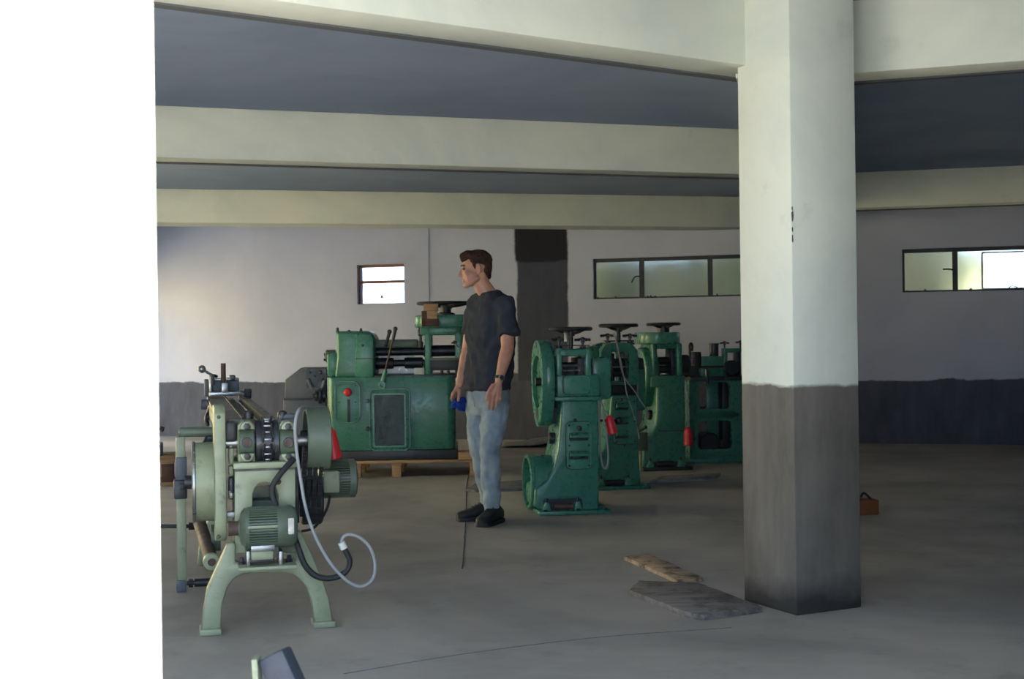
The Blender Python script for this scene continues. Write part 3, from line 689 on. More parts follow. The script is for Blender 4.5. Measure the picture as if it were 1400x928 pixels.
# ------------------------------------------------------------------ third mill with a round-ended cap
def mill_three():
    fr = Frame(on_level(910, 643), 10.0); fr.o.z = 0
    t = thing('rolling_mill', 'green rolling mill with a broad round-ended cap under its handwheel', 'machine', fr, 'green rolling mills standing in a row')
    g = M['green']; P = fr.p; d0, d1 = 0.03, 0.50
    out = [(881, 641), (938, 641), (937.5, 585), (936, 516), (897, 516), (898, 560), (896, 580), (889, 596), (881, 602)]
    MB().prism(fr.poly(out, d0), d0, d1, bev=0.022, seg=3).build('pedestal', g, t)
    a, b, z0, z1 = fr.rect(881, 588.2, 938, 589.4, d0); MB().box(a + 0.13, b + 0.002, d0 - 0.002, d0 + 0.02, z0, z1).build('casting_seam', M['black'], t)
    a, b, z0, z1 = fr.rect(878, 637, 946, 645, 0.0); MB().box(a, b, -0.03, 0.6, 0, 0.03, bev=0.006).build('base_plate', M['black'], t)
    a, b, z0, z1 = fr.rect(892, 631, 926, 642, d0); MB().prism(rrect(a, b, 0.03, z1, 0.015), d0 - 0.004, d0 + 0.02).build('foot_recess', M['black'], t)
    for x in (888.5, 930): q = P(x, 642, d0); gland_foot(t, (q.x, d0 - 0.02, 0.03), 0.032, M['green2'])
    a, b, z0, z1 = fr.rect(898, 634, 920, 642, d0); MB().cyl((a, d0 - 0.012, 0.06), (b, d0 - 0.012, 0.06), 0.024, n=14).build('foot_roller', M['dark'], t)
    a, b, z0, z1 = fr.rect(890, 513, 936, 529, d0); MB().box(a, b, 0.02, 0.47, z0, z1, bev=0.015).build('head_block', g, t)
    for x0, x1 in ((892, 899), (926, 933)):
        a, b, z0, z1 = fr.rect(x0, 469, x1, 515, d0)
        for y0 in (0.03, 0.32): MB().box(a, b, y0, y0 + 0.10, z0, z1, bev=0.014).build('housing_post', g, t)
    a, b, z0, z1 = fr.rect(892, 469, 933, 477, d0); MB().box(a, b, 0.05, 0.42, z0, z1, bev=0.01).build('bridge', g, t)
    a, b, z0, z1 = fr.rect(897, 488, 926, 510, 0.2); h = z1 - z0
    for z in (z1 - h * 0.24, z0 + h * 0.24): MB().cyl((a - 0.04, 0.22, z), (b + 0.04, 0.22, z), h * 0.25, n=24).build('roll', M['black'], t)
    for x0, x1 in ((917, 927),):
        a, b, z0, z1 = fr.rect(x0, 472, x1, 512, 0.14); MB().box(a, b, 0.13, 0.30, z0, z1, bev=0.006).build('bearing_chock', M['black'], t)
    a, b, z0, z1 = fr.rect(880, 454, 934.5, 470, 0.0)
    MB().prism(rrect(a, b, -0.03, 0.46, 0.16, 8), z0, z1, bev=0.012, plane='xy').build('cap', M['green2'], t)
    cw = P(907, 443, 0.21); w = handwheel(t, cw, 0.142, 0.018, 0.035, 0.075, M['dark'])
    MB().cyl((cw.x, 0.21, z1 - 0.004), (cw.x, 0.21, z1 + 0.045), 0.055, n=20, bev=0.006).build('screw_boss', M['black'], t)
    # curved flywheel guard at the left
    xg0 = P(874, 515, 0.26).x; xg1 = P(893, 515, 0.26).x; zc = P(880, 508, 0.26).z; R = P(880, 474.5, 0.26).z - zc; zl = P(880, 556, 0.26).z
    drop = []
    for k in range(40):
        a_ = 2 * math.pi * k / 40; e = (math.cos(a_), math.sin(a_)); w_ = max(0.0, -e[1]); w_ = w_ * w_
        drop.append((0.26 + e[0] * R * (1 - 0.25 * w_), zc + e[1] * (R if e[1] > 0 else (zc - zl))))
    MB().prism(drop, xg0, xg1, bev=0.02, plane='yz', seg=3).build('guard_case', g, t)
    MB().cyl((xg0 - 0.05, 0.26, zc), (xg0 + 0.02, 0.26, zc), R * 0.6, n=30, bev=0.015).build('flywheel_boss', M['black'], t)
    MB().cyl((xg1 - 0.01, 0.26, zc), (xg1 + 0.05, 0.26, zc), 0.06, n=18).build('shaft', M['dark'], t)
    a, b, z0, z1 = fr.rect(931, 484, 939, 512, 0.2); MB().cyl((a, 0.22, (z0 + z1) / 2), (b + 0.02, 0.22, (z0 + z1) / 2), 0.09, n=24, bev=0.01).build('coupling', M['black'], t)
    c = P(889.5, 567, 0.2); MB().cyl((c.x - 0.03, 0.2, c.z), (c.x + 0.05, 0.2, c.z), 0.045, n=16, bev=0.006).build('side_knob', M['dark'], t)
    # switch box on its own bracket
    a, b, z0, z1 = fr.rect(868, 591, 885, 616, 0.0); sb = MB().box(a, b, -0.02, 0.14, z0, z1, bev=0.01).build('switch_box', M['motor'], t)
    q = P(871, 591, 0.03); e = P(882.5, 584, -0.01); MB().cyl(q, e, 0.012, n=8).build('switch_lever', M['black'], sb); MB().ball(e, 0.018, n=10).build('lever_knob', M['black'], sb)
    a, b, z0, z1 = fr.rect(875.5, 616, 879, 645, 0.0); MB().box(a, b, 0.02, 0.05, 0.0, z0 + (z1 - z0), bev=0.003).build('box_post', M['pale'], t)
    # cable and red plug at the right
    for dx in (0, 3.5): MB().tube([P(x + dx * k, y, 0.02) for x, y, k in ((937, 520, 0), (938, 545, 0.6), (939, 570, 0.8), (940.5, 588, 0.2))], 0.005, 7).build('supply_cable', M['cable'], t)
    plug(t, P(940.3, 584, 0.02), P(940.8, 606, 0.02) - P(940.3, 584, 0.02), 0.165, 0.042)
    q = P(941, 606, 0.02); 
    return t
mill_three()

# ------------------------------------------------------------------ fourth machine: frame with two rounded openings
def mill_four():
    fr = Frame(on_level(990, 632), 6.0); fr.o.z = 0
    t = thing('roll_forming_machine', 'green machine frame with two rounded square openings beside the column', 'machine', fr)
    g = M['green']; P = fr.p
    x0, x1, zb, zt = fr.rect(943, 519, 1046, 628, 0.0)
    zb = 0.03
    # front and rear plates, each with two openings, as rows and posts
    wins = [fr.rect(955, 522.5, 998, 559, 0.0), fr.rect(954, 575, 1000, 614, 0.0)]
    (a1, b1, l1, h1), (a2, b2, l2, h2) = wins
    for y0, y1 in ((0.0, 0.05), (0.50, 0.54)):
        m = MB()
        zm = (l1 + h2) / 2
        o1 = rrect(x0, b1 + 0.10, zm, zt, 0.0005, 4); m.ring(o1, rrect(a1, b1, l1, h1, 0.04, 4), y0, y1)
        o2 = rrect(x0, b1 + 0.10, zb, zm, 0.0005, 4); m.ring(o2, rrect(a2, b2, l2, h2, 0.045, 4), y0, y1)
        m.box(b1 + 0.10, x1, y0, y1, zb, zt)
        m.build('side_frame', g if y0 == 0 else M['black'], t)
    for a, b, l, h in wins:
        MB().ring(rrect(a - 0.022, b + 0.022, l - 0.022, h + 0.022, 0.055, 5), rrect(a, b, l, h, 0.04, 5), -0.012, 0.004).build('opening_rim', M['green2'], t)
    MB().box(x0, x0 + 0.05, 0.05, 0.5, zb, zt, bev=0.0).build('end_panel', g, t)
    a, b, l, h = fr.rect(966, 522, 984, 612, 0.35); MB().box(a, b, 0.34, 0.40, l, h, bev=0.01).build('inner_web', M['green2'], t)
    a, b, l, h = fr.rect(984, 520, 1000, 616, 0.3); MB().box(a, b, 0.2, 0.45, l, h, bev=0.01).build('inner_post', M['black'], t)
    c = P(966, 604, 0.25); MB().cyl((c.x, 0.1, c.z), (c.x, 0.32, c.z), 0.10, n=28, bev=0.01).build('inner_pulley', M['black'], t)
    a, b, l, h = fr.rect(979, 600, 988, 611, 0.2); MB().box(a, b, 0.16, 0.3, l, h, bev=0.004).build('inner_block', M['rust'], t)
    a, b, l, h = fr.rect(936, 625, 1046, 632, 0.0); MB().box(a, x1, -0.04, 0.6, 0, 0.04, bev=0.006).build('base_plate', g, t)
    a, b, l, h = fr.rect(943, 514, 1046, 520, 0.0); MB().box(a, x1, -0.02, 0.56, l, h, bev=0.006).build('table_top', M['black'], t)
    # works on top
    def bx(name, r, y0, y1, mat, bev=0.008):
        a, b, l, h = fr.rect(*r, y0); return MB().box(a, b, y0, y1, l, h, bev=bev).build(name, mat, t)
    bx('slide', (932, 500, 1012, 515), 0.1, 0.4, M['black'])
    bx('slide_block', (959, 487, 990, 503), 0.12, 0.3, M['green2']); bx('slide_block', (958, 503, 992, 515), 0.02, 0.12, g)
    bx('tool_post', (949, 481, 959, 512), 0.1, 0.25, M['black'])
    bx('yoke', (990, 476, 1014, 482), 0.1, 0.2, g); bx('yoke_leg', (990, 476, 995, 515), 0.1, 0.2, g); bx('yoke_leg', (1006, 478, 1013, 515), 0.1, 0.2, M['black'])
    c = P(976, 487, 0.2); c2 = P(976, 471, 0.2); MB().cyl(c, c2, 0.045, n=20).build('cup', M['dark'], t); MB().pipe(c2, c2 + ZA * 0.012, 0.052, 0.04, 20).build('cup_rim', M['black'], t)
    c = P(944, 500, 0.15); MB().tube([P(x, y, 0.15) for x, y in ((943, 500), (943, 480), (943, 472), (945, 469.5), (946.5, 473), (946, 480))], 0.012, 8).build('hook_lever', M['black'], t)
    for x, y in ((940.5, 494), (946, 493)): c = P(x, y, 0.1); MB().cyl((c.x, 0.08, c.z), (c.x, 0.14, c.z), 0.02, n=12).build('nut', M['steel'], t)
    c = P(990.5, 469, 0.15); cross_handle(t, c, 0.045, M['black'], 0.06)
    c = P(1012, 468, 0.15); cross_handle(t, c, 0.045, M['black'], 0.07)
    for x, y0, y1 in ((966, 505, 524), (991, 505, 518)): MB().tube([P(x, y0, -0.02), P(x + 1.5, y1, -0.04)], 0.014, 8, sm=False).build('tool_rod', M['dark'], t)
    c = P(1000, 503, 0.05); MB().cyl((c.x, 0.02, c.z), (c.x, 0.1, c.z), 0.075, n=20, bev=0.01).build('dial', M['black'], t)
    return t
mill_four()
# ------------------------------------------------------------------ large green mill on a pallet
def big_mill():
    PAL = 0.155
    fr = Frame(on_level(545, 652), 2.0); fr.o.z = 0; P = fr.p
    # pallet: three runners of blocks, cross boards and deck boards
    pt = thing('pallet', 'pale pine pallet carrying the large green machine', 'pallet', fr)
    x0, x1 = P(474, 645).x, P(656, 645).x
    bw = (P(549, 645).x - P(536, 645).x)
    xs = [P(487, 645).x, P(542.5, 645).x, P(649, 645).x]
    for yy in (0.0, 0.46, 0.92):
        for xb in xs:
            MB().box(xb - bw / 2, xb + bw / 2, yy, yy + 0.10, 0.0, 0.10, bev=0.004).build('block', M['wood'], pt)
    for xb in xs: MB().box(xb - bw * 0.55, xb + bw * 0.55, 0.0, 1.02, 0.10, 0.122, bev=0.002).build('stringer_board', M['wood'], pt)
    for k in range(7):
        yy = -0.01 + k * 0.15; MB().box(x0, x1, yy, yy + 0.115, 0.122, 0.145, bev=0.003).build('deck_board', M['wood'], pt)
    bb = MB().box(P(627, 633).x, P(658, 633).x, -0.02, 0.09, 0.146, 0.21, bev=0.004).build('timber_offcut', M['wood'])
    bb.location = fr.o; bb.rotation_euler.z = fr.a; tag(bb, 'short pine timber lying on the pallet end beside the man', 'timber')

    fr2 = Frame(fr.o, 2.0); t = thing('rolling_mill', 'large green gear-driven rolling mill with twin levers standing on a pallet', 'machine', fr2)
    t.location.z = PAL - 0.01
    def Q(px, py, d=0.0): v = P(px, py, d); return Vector((v.x, v.y, v.z - PAL + 0.01))
    class LF:
        p = staticmethod(Q)
        @staticmethod
        def rect(a, b, c, d, y=0.0):
            r = fr.rect(a, b, c, d, y); return r[0], r[1], r[2] - PAL + 0.01, r[3] - PAL + 0.01
        @staticmethod
        def poly(pts, d=0.0): return [(q.x, q.z) for q in (Q(x, y, d) for x, y in pts)]
    M['mesh'] = paint('dark_green_wire', (0.028, 0.06, 0.05), 0.4)
    L = LF; g, g2 = M['green'], M['green2']
    def bx(name, r, y0, y1, mat, bev=0.01, par=None):
        a, b, l, h = L.rect(*r, y0); return MB().box(a, b, y0, y1, l, h, bev=bev).build(name, mat, par or t)
    a, b, l, h = L.rect(443, 616, 625, 633, 0.0); MB().box(a, b, 0.03, 0.95, 0.0, h, bev=0.006).build('plinth', M['black'], t)
    a, b, l, h2 = L.rect(447, 515, 622, 616, 0.05)
    MB().prism(rrect(a, b, 0.05, 0.90, 0.07, 6), h, h2, bev=0.008, plane='xy').build('cabinet', g, t)
    # left cover plate with the red knob
    pl = plate(t, L, 458, 521, 492.5, 578, 0.05, 0.016, 0.07, g2, 'cover_plate', rim=0.007)
    c = Q(476, 536, 0.03); MB().lathe(c, -YA, [(0, 0.018), (0.012, 0.018), (0.016, 0.03), (0.03, 0.036), (0.045, 0.032), (0.054, 0.016)], 20).build('red_knob', M['red'], pl)
    a, b, l, h = L.rect(475, 546, 478.5, 577, 0.03); MB().box(a, b, 0.020, 0.036, l, h, bev=0.003).build('lever_slot', M['black'], pl)
    # door with wire mesh
    door = plate(t, L, 505, 531, 561, 615.5, 0.05, 0.014, 0.05, g, 'door', bolts=True, rim=0.008)
    a, b, l, h = L.rect(512, 539.5, 553, 609, 0.03)
    MB().prism(rrect(a, b, l, h, 0.012), 0.026, 0.034).build('mesh_backing', M['black'], door)
    MB().ring(rrect(a - 0.014, b + 0.014, l - 0.014, h + 0.014, 0.02), rrect(a, b, l, h, 0.012), 0.016, 0.036).build('mesh_frame', g2, door)
    mm = MB(); nx, nz = 22, 38
    for k in range(1, nx): x = a + (b - a) * k / nx; mm.bar((x, 0.022, l), (x, 0.022, h), 0.004, 0.004)
    for k in range(1, nz): z = l + (h - l) * k / nz; mm.bar((a, 0.020, z), (b, 0.020, z), 0.004, 0.004)
    tag(mm.build('wire_mesh', M['mesh'], door, smooth=False), kind='stuff')
    for y in (586, 548): c = Q(502.5, y, 0.03); MB().lathe(c, -YA, [(0, 0.018), (0.03, 0.018), (0.036, 0.012)], 12).build('hinge_stud', M['dark'], door)
    # gear housing at the left
    o = L.poly([(457, 517), (512, 517), (512, 462), (509, 455), (503, 452.5), (459, 452.5), (460, 470), (460, 490), (458, 505)], 0.12)
    MB().prism(o, 0.12, 0.70, bev=0.03, seg=3).build('gear_housing', g, t)
    o = L.poly([(486, 516), (511, 516), (511, 463), (507, 456), (486, 456)], 0.10); MB().prism(o, 0.085, 0.13, bev=0.014).build('housing_cover', g2, t)
    a, b, l, h = L.rect(486, 489.5, 512, 490.8, 0.08); MB().box(a, b, 0.078, 0.1, l, h).build('joint_line', M['black'], t)
    c = Q(496, 472, 0.08); MB().lathe(c, -YA, [(0, 0.012), (0.012, 0.012), (0.014, 0.008)], 6).build('plug_bolt', M['black'], t)
    for x, hh in ((461.5, 6), (477, 2.5), (493.5, 5)):
        c = Q(x, 453, 0.3); MB().lathe(c - ZA * 0.01, ZA, [(0, 0.014), (0.02, 0.014), (0.022, 0.01), (hh * 0.0065, 0.012), (hh * 0.0065 + 0.008, 0.004)], 10).build('oil_cup', M['black'], t)
    a, b, l, h = L.rect(447, 482, 460, 515, 0.2); MB().box(a, b + 0.02, 0.18, 0.6, l, h, bev=0.03).build('brake_case', g, t)
    c = Q(453, 487, 0.3); MB().cyl((c.x - 0.05, 0.3, c.z), (c.x + 0.04, 0.3, c.z), 0.06, n=20, bev=0.008).build('shaft_cap', M['motor'], t)
    for dy in (0.26, 0.30, 0.34): MB().cyl((c.x - 0.065, dy, c.z + 0.03 * math.cos(dy * 60)), (c.x - 0.04, dy, c.z + 0.03 * math.cos(dy * 60)), 0.012, n=8).build('cap_bolt', M['dark'], t)
    # spindles and couplings
    a, b, l, h = L.rect(511, 464, 571, 475.5, 0.25); MB().box(a, b, 0.22, 0.42, l, h, bev=0.012).build('spindle_guard', M['motor'], t)
    a, b, l, h = L.rect(510, 475, 580, 486, 0.3); z = (l + h) / 2; MB().cyl((a, 0.32, z), (b, 0.32, z), (h - l) / 2, n=20).build('spindle', M['black'], t)
    a, b, l, h = L.rect(510, 489, 580, 503.5, 0.3); z = (l + h) / 2; MB().cyl((a, 0.32, z), (b, 0.32, z), (h - l) * 0.32, n=20).build('spindle', M['black'], t)
    for x0_, x1_ in ((510, 538), (553, 578)):
        a, b, _, _ = L.rect(x0_, 489, x1_, 503, 0.3); MB().cyl((a, 0.32, z), (b, 0.32, z), (h - l) * 0.53, n=20, bev=0.006).build('coupling', M['black'], t)
    a, b, l, h = L.rect(516, 486, 566, 514, 0.62)
    ms = MB()
    for k in range(34): x = a + (b - a) * k / 33; ms.bar((x, 0.62, l), (x, 0.62, h), 0.005, 0.005)
    for k in range(20): z = l + (h - l) * k / 19; ms.bar((a, 0.62, z), (b, 0.62, z), 0.005, 0.005)
    tag(ms.build('guard_mesh', M['steel'], t, smooth=False), kind='stuff')
    bx('bed_rail', (512, 512, 641, 517), 0.08, 0.8, M['dark'], 0.004)
    bx('junction_block', (566, 503, 580, 514), 0.14, 0.26, M['white_pl'], 0.005)
    # levers
    c = Q(522.5, 526, 0.04); MB().lathe(c, -YA, [(0, 0.03), (0.02, 0.03), (0.026, 0.036), (0.05, 0.034), (0.052, 0.014), (0.02, 0.012)], 20).build('lever_boss', g2, t)
    p0 = Q(523.5, 522, 0.0); p1 = Q(527, 506, 0.0); lv = MB().cyl(p0, p1, 0.026, 0.018, n=14).build('lever_socket', g2, t)
    p2 = Q(539.5, 454, 0.0); MB().cyl(p1, p2, 0.010, n=10).build('lever_rod', M['rust'], lv)
    p3 = Q(540.5, 449.5, 0.0); MB().cyl(Q(537, 466, 0.0), p3, 0.013, 0.017, n=12).build('lever_grip', M['black'], lv); MB().ball(p3, 0.021, n=12).build('lever_knob', M['black'], lv)
    p0 = Q(527, 474, 0.2); p3 = Q(532.5, 453.5, 0.2); lv2 = MB().cyl(p0, p3, 0.012, 0.016, n=12).build('short_lever', M['black'], t); MB().ball(p3, 0.022, n=12).build('lever_knob', M['black'], lv2)
    # roll stand at the right
    for x0_, x1_ in ((581, 590), (622, 634)):
        a, b, l, h = L.rect(x0_, 445, x1_, 514, 0.2)
        for y0 in (0.14, 0.50): MB().box(a, b, y0, y0 + 0.13, l, h, bev=0.016).build('stand_post', g2 if x0_ < 600 else g, t)
    bx('stand_bridge', (574, 445, 642, 458), 0.14, 0.63, g, 0.02)
    a, b, l, h = L.rect(566, 430, 652, 447, 0.1); MB().prism(rrect(a, b, 0.06, 0.70, 0.2, 8), l, h, bev=0.014, plane='xy').build('cap', g2, t)
    a, b, l, h = L.rect(588, 472, 626, 487, 0.3); z = (l + h) / 2; MB().cyl((a - 0.06, 0.38, z), (b + 0.06, 0.38, z), (h - l) * 0.52, n=26).build('roll', M['dark'], t)
    a, b, l, h = L.rect(588, 492, 640, 506, 0.3); z = (l + h) / 2; MB().cyl((a - 0.06, 0.38, z), (b + 0.06, 0.38, z), (h - l) * 0.52, n=26).build('roll', M['dark'], t)
    bx('work_table', (588, 489, 640, 492.5), 0.1, 0.3, M['motor'], 0.004); bx('stand_rail', (588, 492, 640, 506), 0.1, 0.16, M['black'], 0.008)
    a, b, l, h = L.rect(572, 447, 578, 475, 0.2)
    MB().lathe(((a + b) / 2, 0.2, l), ZA, [(0, 0.022), (0.05, 0.024), (0.055, 0.014), (0.10, 0.012), (0.11, 0.024), (0.16, 0.026), (0.18, 0.014), ((h - l), 0.01)], 14).build('oiler', M['black'], t)
    for x in (604, 613): c = Q(x, 509, 0.1); MB().cyl((c.x, 0.1, c.z - 0.02), (c.x, 0.1, c.z + 0.02), 0.014, n=8).build('stud', M['black'], t)
    MB().tube([Q(621, 470, 0.12), Q(628, 476, 0.1), Q(634, 481, 0.1)], 0.008, 8).build('drip_pipe', M['steel'], t)
    MB().lathe(Q(617, 469, 0.12), Vector((1, 0, 0.3)), [(0, 0.004), (0.03, 0.016), (0.05, 0.01)], 8).build('drip_cup', M['black'], t)
    cw = Q(609, 414.5, 0.36); handwheel(t, cw, 0.245, 0.018, 0.06, 0.10, M['black'], 4)
    zc = L.rect(566, 430, 652, 447, 0.1)[3]; MB().lathe((cw.x, 0.36, zc - 0.004), ZA, [(0, 0.085), (0.02, 0.085), (0.03, 0.05), (0.07, 0.05)], 22).build('screw_boss', M['black'], t)
    # packing block on the cap's front lip, two pale timber blocks stacked on it
    a, b, l, h = L.rect(576.5, 436, 600, 446, 0.0); pk = MB().box(a, b, -0.035, 0.056, l, h, bev=0.004); zA = h
    a2, b2, l2, h2_ = L.rect(576.5, 425, 583.5, 446, 0.0); pk.box(a2, b2, -0.035, 0.056, l, h2_, bev=0.004); pk.build('packing_block', M['wood_dark'], t)
    for r, z0_, z1_, y0, lab in (((584, 597.5), zA, h2_, -0.03, 'pale square timber block between the dark packing and the top block'),
                        ((579, 599), h2_, h2_ + 0.062, -0.02, 'pale timber block on top of the stack beside the large handwheel')):
        a = Q(r[0], 425, y0).x; b = Q(r[1], 425, y0).x; zz = PAL - 0.01
        o = MB().box(a, b, y0, y0 + 0.08, zz + z0_ + 0.001, zz + z1_, bev=0.003).build('timber_block', M['wood']); o.location = (fr.o.x, fr.o.y, 0); o.rotation_euler.z = fr.a
        tag(o, lab, 'timber block')
    return t
big_mill()

# ------------------------------------------------------------------ grey sheet-metal machine behind the draw bench
def grey_machine():
    fr = Frame(on_level(418, 640), 5.0); fr.o.z = 0; P = fr.p
    t = thing('guillotine_machine', 'slate grey machine with a slanted hood beside the large green mill', 'machine', fr)
    a, b, l, h = fr.rect(388, 545, 446, 648, 0.0); MB().box(a, b, 0.0, 0.6, 0.0, h, bev=0.01).build('body', M['greypaint'], t)
    o = fr.poly([(389.5, 546), (446, 546), (446, 503), (411, 503), (390, 519)], -0.01); MB().prism(o, -0.01, 0.55, bev=0.008).build('hood', M['greypaint'], t)
    a, b, l, h = fr.rect(419, 504, 446, 530, -0.02); MB().prism(rrect(a, b, l, h, 0.01), -0.018, 0.0).build('side_plate', M['dark'], t)
    for x, y, r in ((438, 509, 0.018), (424, 509, 0.012), (430, 514, 0.01), (441, 519, 0.012)):
        c = P(x, y, -0.02); MB().lathe(c, -YA, [(0, r), (0.02, r), (0.026, r * 0.6)], 12).build('stud', M['black'], t)
    for pts in (((421, 518), (427, 530), (436, 535)), ((430, 532), (440, 530), (444, 520))):
        MB().tube([P(x, y, -0.05) for x, y in pts], 0.02, 8).build('link_arm', M['greypaint'], t)
    for x, r in ((431, 0.05), (436, 0.075), (442, 0.06)):
        c = P(x, 541, -0.06); MB().cyl((c.x, -0.06, c.z), (c.x + 0.022, -0.06, c.z), r, n=20).build('roller_disc', M['dark'], t)
    c = P(428, 541, -0.06); MB().cyl((c.x, -0.06, c.z), (c.x + 0.16, -0.06, c.z), 0.02, n=10).build('roller_shaft', M['dark'], t)
    a, b, l, h = fr.rect(388, 544, 428, 546.5, 0); MB().box(a, b, -0.016, 0.0, l, h).build('fold_seam', M['black'], t)
    return t
grey_machine()

# ------------------------------------------------------------------ draw bench in the foreground
def draw_bench():
    fr = Frame(on_level(365, 862.5), 14.5); fr.o.z = 0; P = fr.p
    t = thing('draw_bench', 'long pale green draw bench with an electric motor between its arched legs', 'machine', fr)
    pale, mo, dk, bk, st = M['pale'], M['motor'], M['dark'], M['black'], M['steel']
    def bx(name, r, y0, y1, mat, bev=0.006, par=None, d=None):
        a, b, l, h = fr.rect(*r, y0 if d is None else d); return MB().box(a, b, y0, y1, l, h, bev=bev).build(name, mat, par or t)
    # front arched leg frame
    arch = [(276, 861), (302, 861), (304, 826), (311, 803), (320, 791), (329, 785.5), (340, 783.5), (370, 783), (392, 783), (402, 786), (411, 793), (418, 802), (426, 821), (430.5, 852),
            (455, 852), (453, 836), (450, 818), (443, 797), (430, 766), (420, 744), (411, 726), (404, 726), (404, 769), (322, 769), (322, 742), (312, 742), (297, 775), (283, 806), (278, 835)]
    leg = MB().prism(fr.poly(arch, 0.0), 0.0, 0.075, bev=0.012).build('leg_frame', pale, t)
    for x0, x1, yb in ((273, 303, 862), (428, 459, 862)):
        a = P(x0, yb, 0).x; b = P(x1, yb, 0).x; MB().box(a, b, -0.02, 0.10, 0.0, 0.026, bev=0.006).build('foot_pad', pale, leg)
    # rear arched leg frame (far end)
    rear = [(x - 365, y) for x, y in arch]
    base = P(365, 862.5, 0.0)
    rp = [(q.x, max(q.z, 0.0)) for q in (P(x, y, 0) for x, y in arch)]
    MB().prism(rp, 1.55, 1.62, bev=0.01).build('leg_frame', pale, t)
    # cast upright with arched recess
    d1 = 0.02
    up = fr.poly([(321, 756), (345, 756), (345, 676), (348, 667), (354, 660.5), (363, 658), (372, 660.5), (378, 667), (381, 676), (381, 756), (404, 756), (404, 640), (321, 640)], d1)
    MB().prism(up, d1, 0.30, bev=0.004).build('upright', pale, t)
    bx('inner_panel', (346, 664, 380, 686), 0.24, 0.26, M['pale'], 0.0); bx('inner_shelf', (345, 684, 381, 700), 0.12, 0.26, mo, 0.0)
    bx('bed_plate', (319, 631.5, 406, 640.5), 0.0, 0.34, pale, 0.006)
    bx('bed_lip', (321, 640.5, 404, 643), 0.01, 0.3, bk, 0.0)
    # bearing blocks
    for x0, x1, xc in ((325, 349, 337.5), (381, 405, 393.5)):
        a, b, l, h = fr.rect(x0, 575, x1, 633, 0.05); xm = (a + b) / 2; zc = P(xc, 605, 0.0).z
        blk = MB().prism([(a, l), (b, l), (b, h - 0.02), (b - 0.02, h), (a + 0.02, h), (a, h - 0.02)], 0.05, 0.20, bev=0.006).build('bearing_block', pale, t)
        w = (b - a) * 0.5
        MB().cyl((xm - w * 0.92, 0.06, zc), (xm + w * 0.92, 0.06, zc), 0.056, n=28, bev=0.006).build('bearing_cap', mo, blk)
        MB().pipe((xm, 0.008, zc), (xm, -0.006, zc), 0.021, 0.014, 20, 0.002).build('oil_boss', dk, blk); MB().cyl((xm, 0.008, zc), (xm, -0.002, zc), 0.0145, n=14).build('oil_screw', M['rust'], blk)
        for y in (583, 624):
            z = P(xc, y, 0.0).z
            MB().prism([(xm + math.cos(math.pi * k / 10) * w * 0.80, z + (0.034 if y < 600 else -0.034) * math.sin(math.pi * k / 10) + (-0.012 if y < 600 else 0.012)) for k in range(11)], -0.002, 0.06, bev=0.004).build('cap_ear', pale, blk)
            MB().lathe((xm, -0.001, z), -YA, [(0, 0.015), (0.012, 0.015), (0.014, 0.010)], 6).build('cap_nut', bk, blk)
        ztop = P(xc, 572, 0.1).z
    MB().lathe(P(339.5, 566, 0.14) - ZA * 0.02, ZA, [(0, 0.02), (0.018, 0.022), (0.03, 0.018), (0.036, 0.006)], 14).build('oiler_cap', bk, t)
    MB().lathe(P(386, 566, 0.14) - ZA * 0.02, ZA, [(0, 0.02), (0.018, 0.022), (0.03, 0.018), (0.036, 0.006)], 14).build('oiler_cap', bk, t)
    bx('cap_bracket', (381, 566, 404, 573), 0.12, 0.2, M['greypaint'], 0.006)
    # chain wheel between the bearings
    a, b, l, h = fr.rect(351, 577, 379, 637, 0.06); zc = P(365, 606, 0.0).z; R = 0.088
    wheel = MB().cyl((a, 0.10, zc), (b, 0.10, zc), R, n=28, bev=0.01).build('chain_wheel', bk, t)
    for x in (a - 0.004, b - 0.012): MB().cyl((x, 0.10, zc), (x + 0.016, 0.10, zc), R * 1.06, n=28).build('wheel_flange', dk, wheel)
    for k in range(10):
        an = -math.pi / 2 + (k - 4.5) * 0.34; p = Vector(((a + b) / 2, 0.10 + math.sin(an) * (R + 0.01), zc + math.cos(an) * (R + 0.01) )) if False else Vector(((a + b) / 2, 0.10 - math.cos((k - 4.5) * 0.34) * (R + 0.006), zc + math.sin((k - 4.5) * 0.34) * (R + 0.006)))
        hw = 0.015 if k % 2 else 0.010
        MB().bar(p - XA * hw, p + XA * hw, 0.007, 0.006, 0.002, up=(0, -1, 0)).build('chain_link', st, wheel)
        for s_ in (-1, 1): MB().ball(p + XA * (hw + 0.004) * s_, 0.011, (0.5, 1, 1.3), 8).build('chain_side', dk, wheel)
    x_l = P(300, 606, 0.1).x; x_r = P(452, 606, 0.1).x
    MB().cyl((x_l, 0.10, zc), (x_r, 0.10, zc), 0.024, n=16).build('main_shaft', st, t)
    bx('gear_box', (306, 577, 323, 604), 0.06, 0.22, bk, 0.008)
    # bench bed: two long plank-like rails with a slot between
    d0, dN = 0.22, 2.72
    zt = P(340, 572.5, d0).z
    lx0 = P(300, 572, d0).x; lx1 = P(338, 572, d0).x; rx0 = P(358, 572, d0).x; rx1 = P(382, 572, d0).x
    lw = 0.022
    cx_ = -0.058
    W2 = 0.123
    M['bed'] = paint('worn_bed_steel', (0.20, 0.185, 0.165), 0.42, 0.4, 0.35, 0.6, (0.07, 0.055, 0.05), 9)
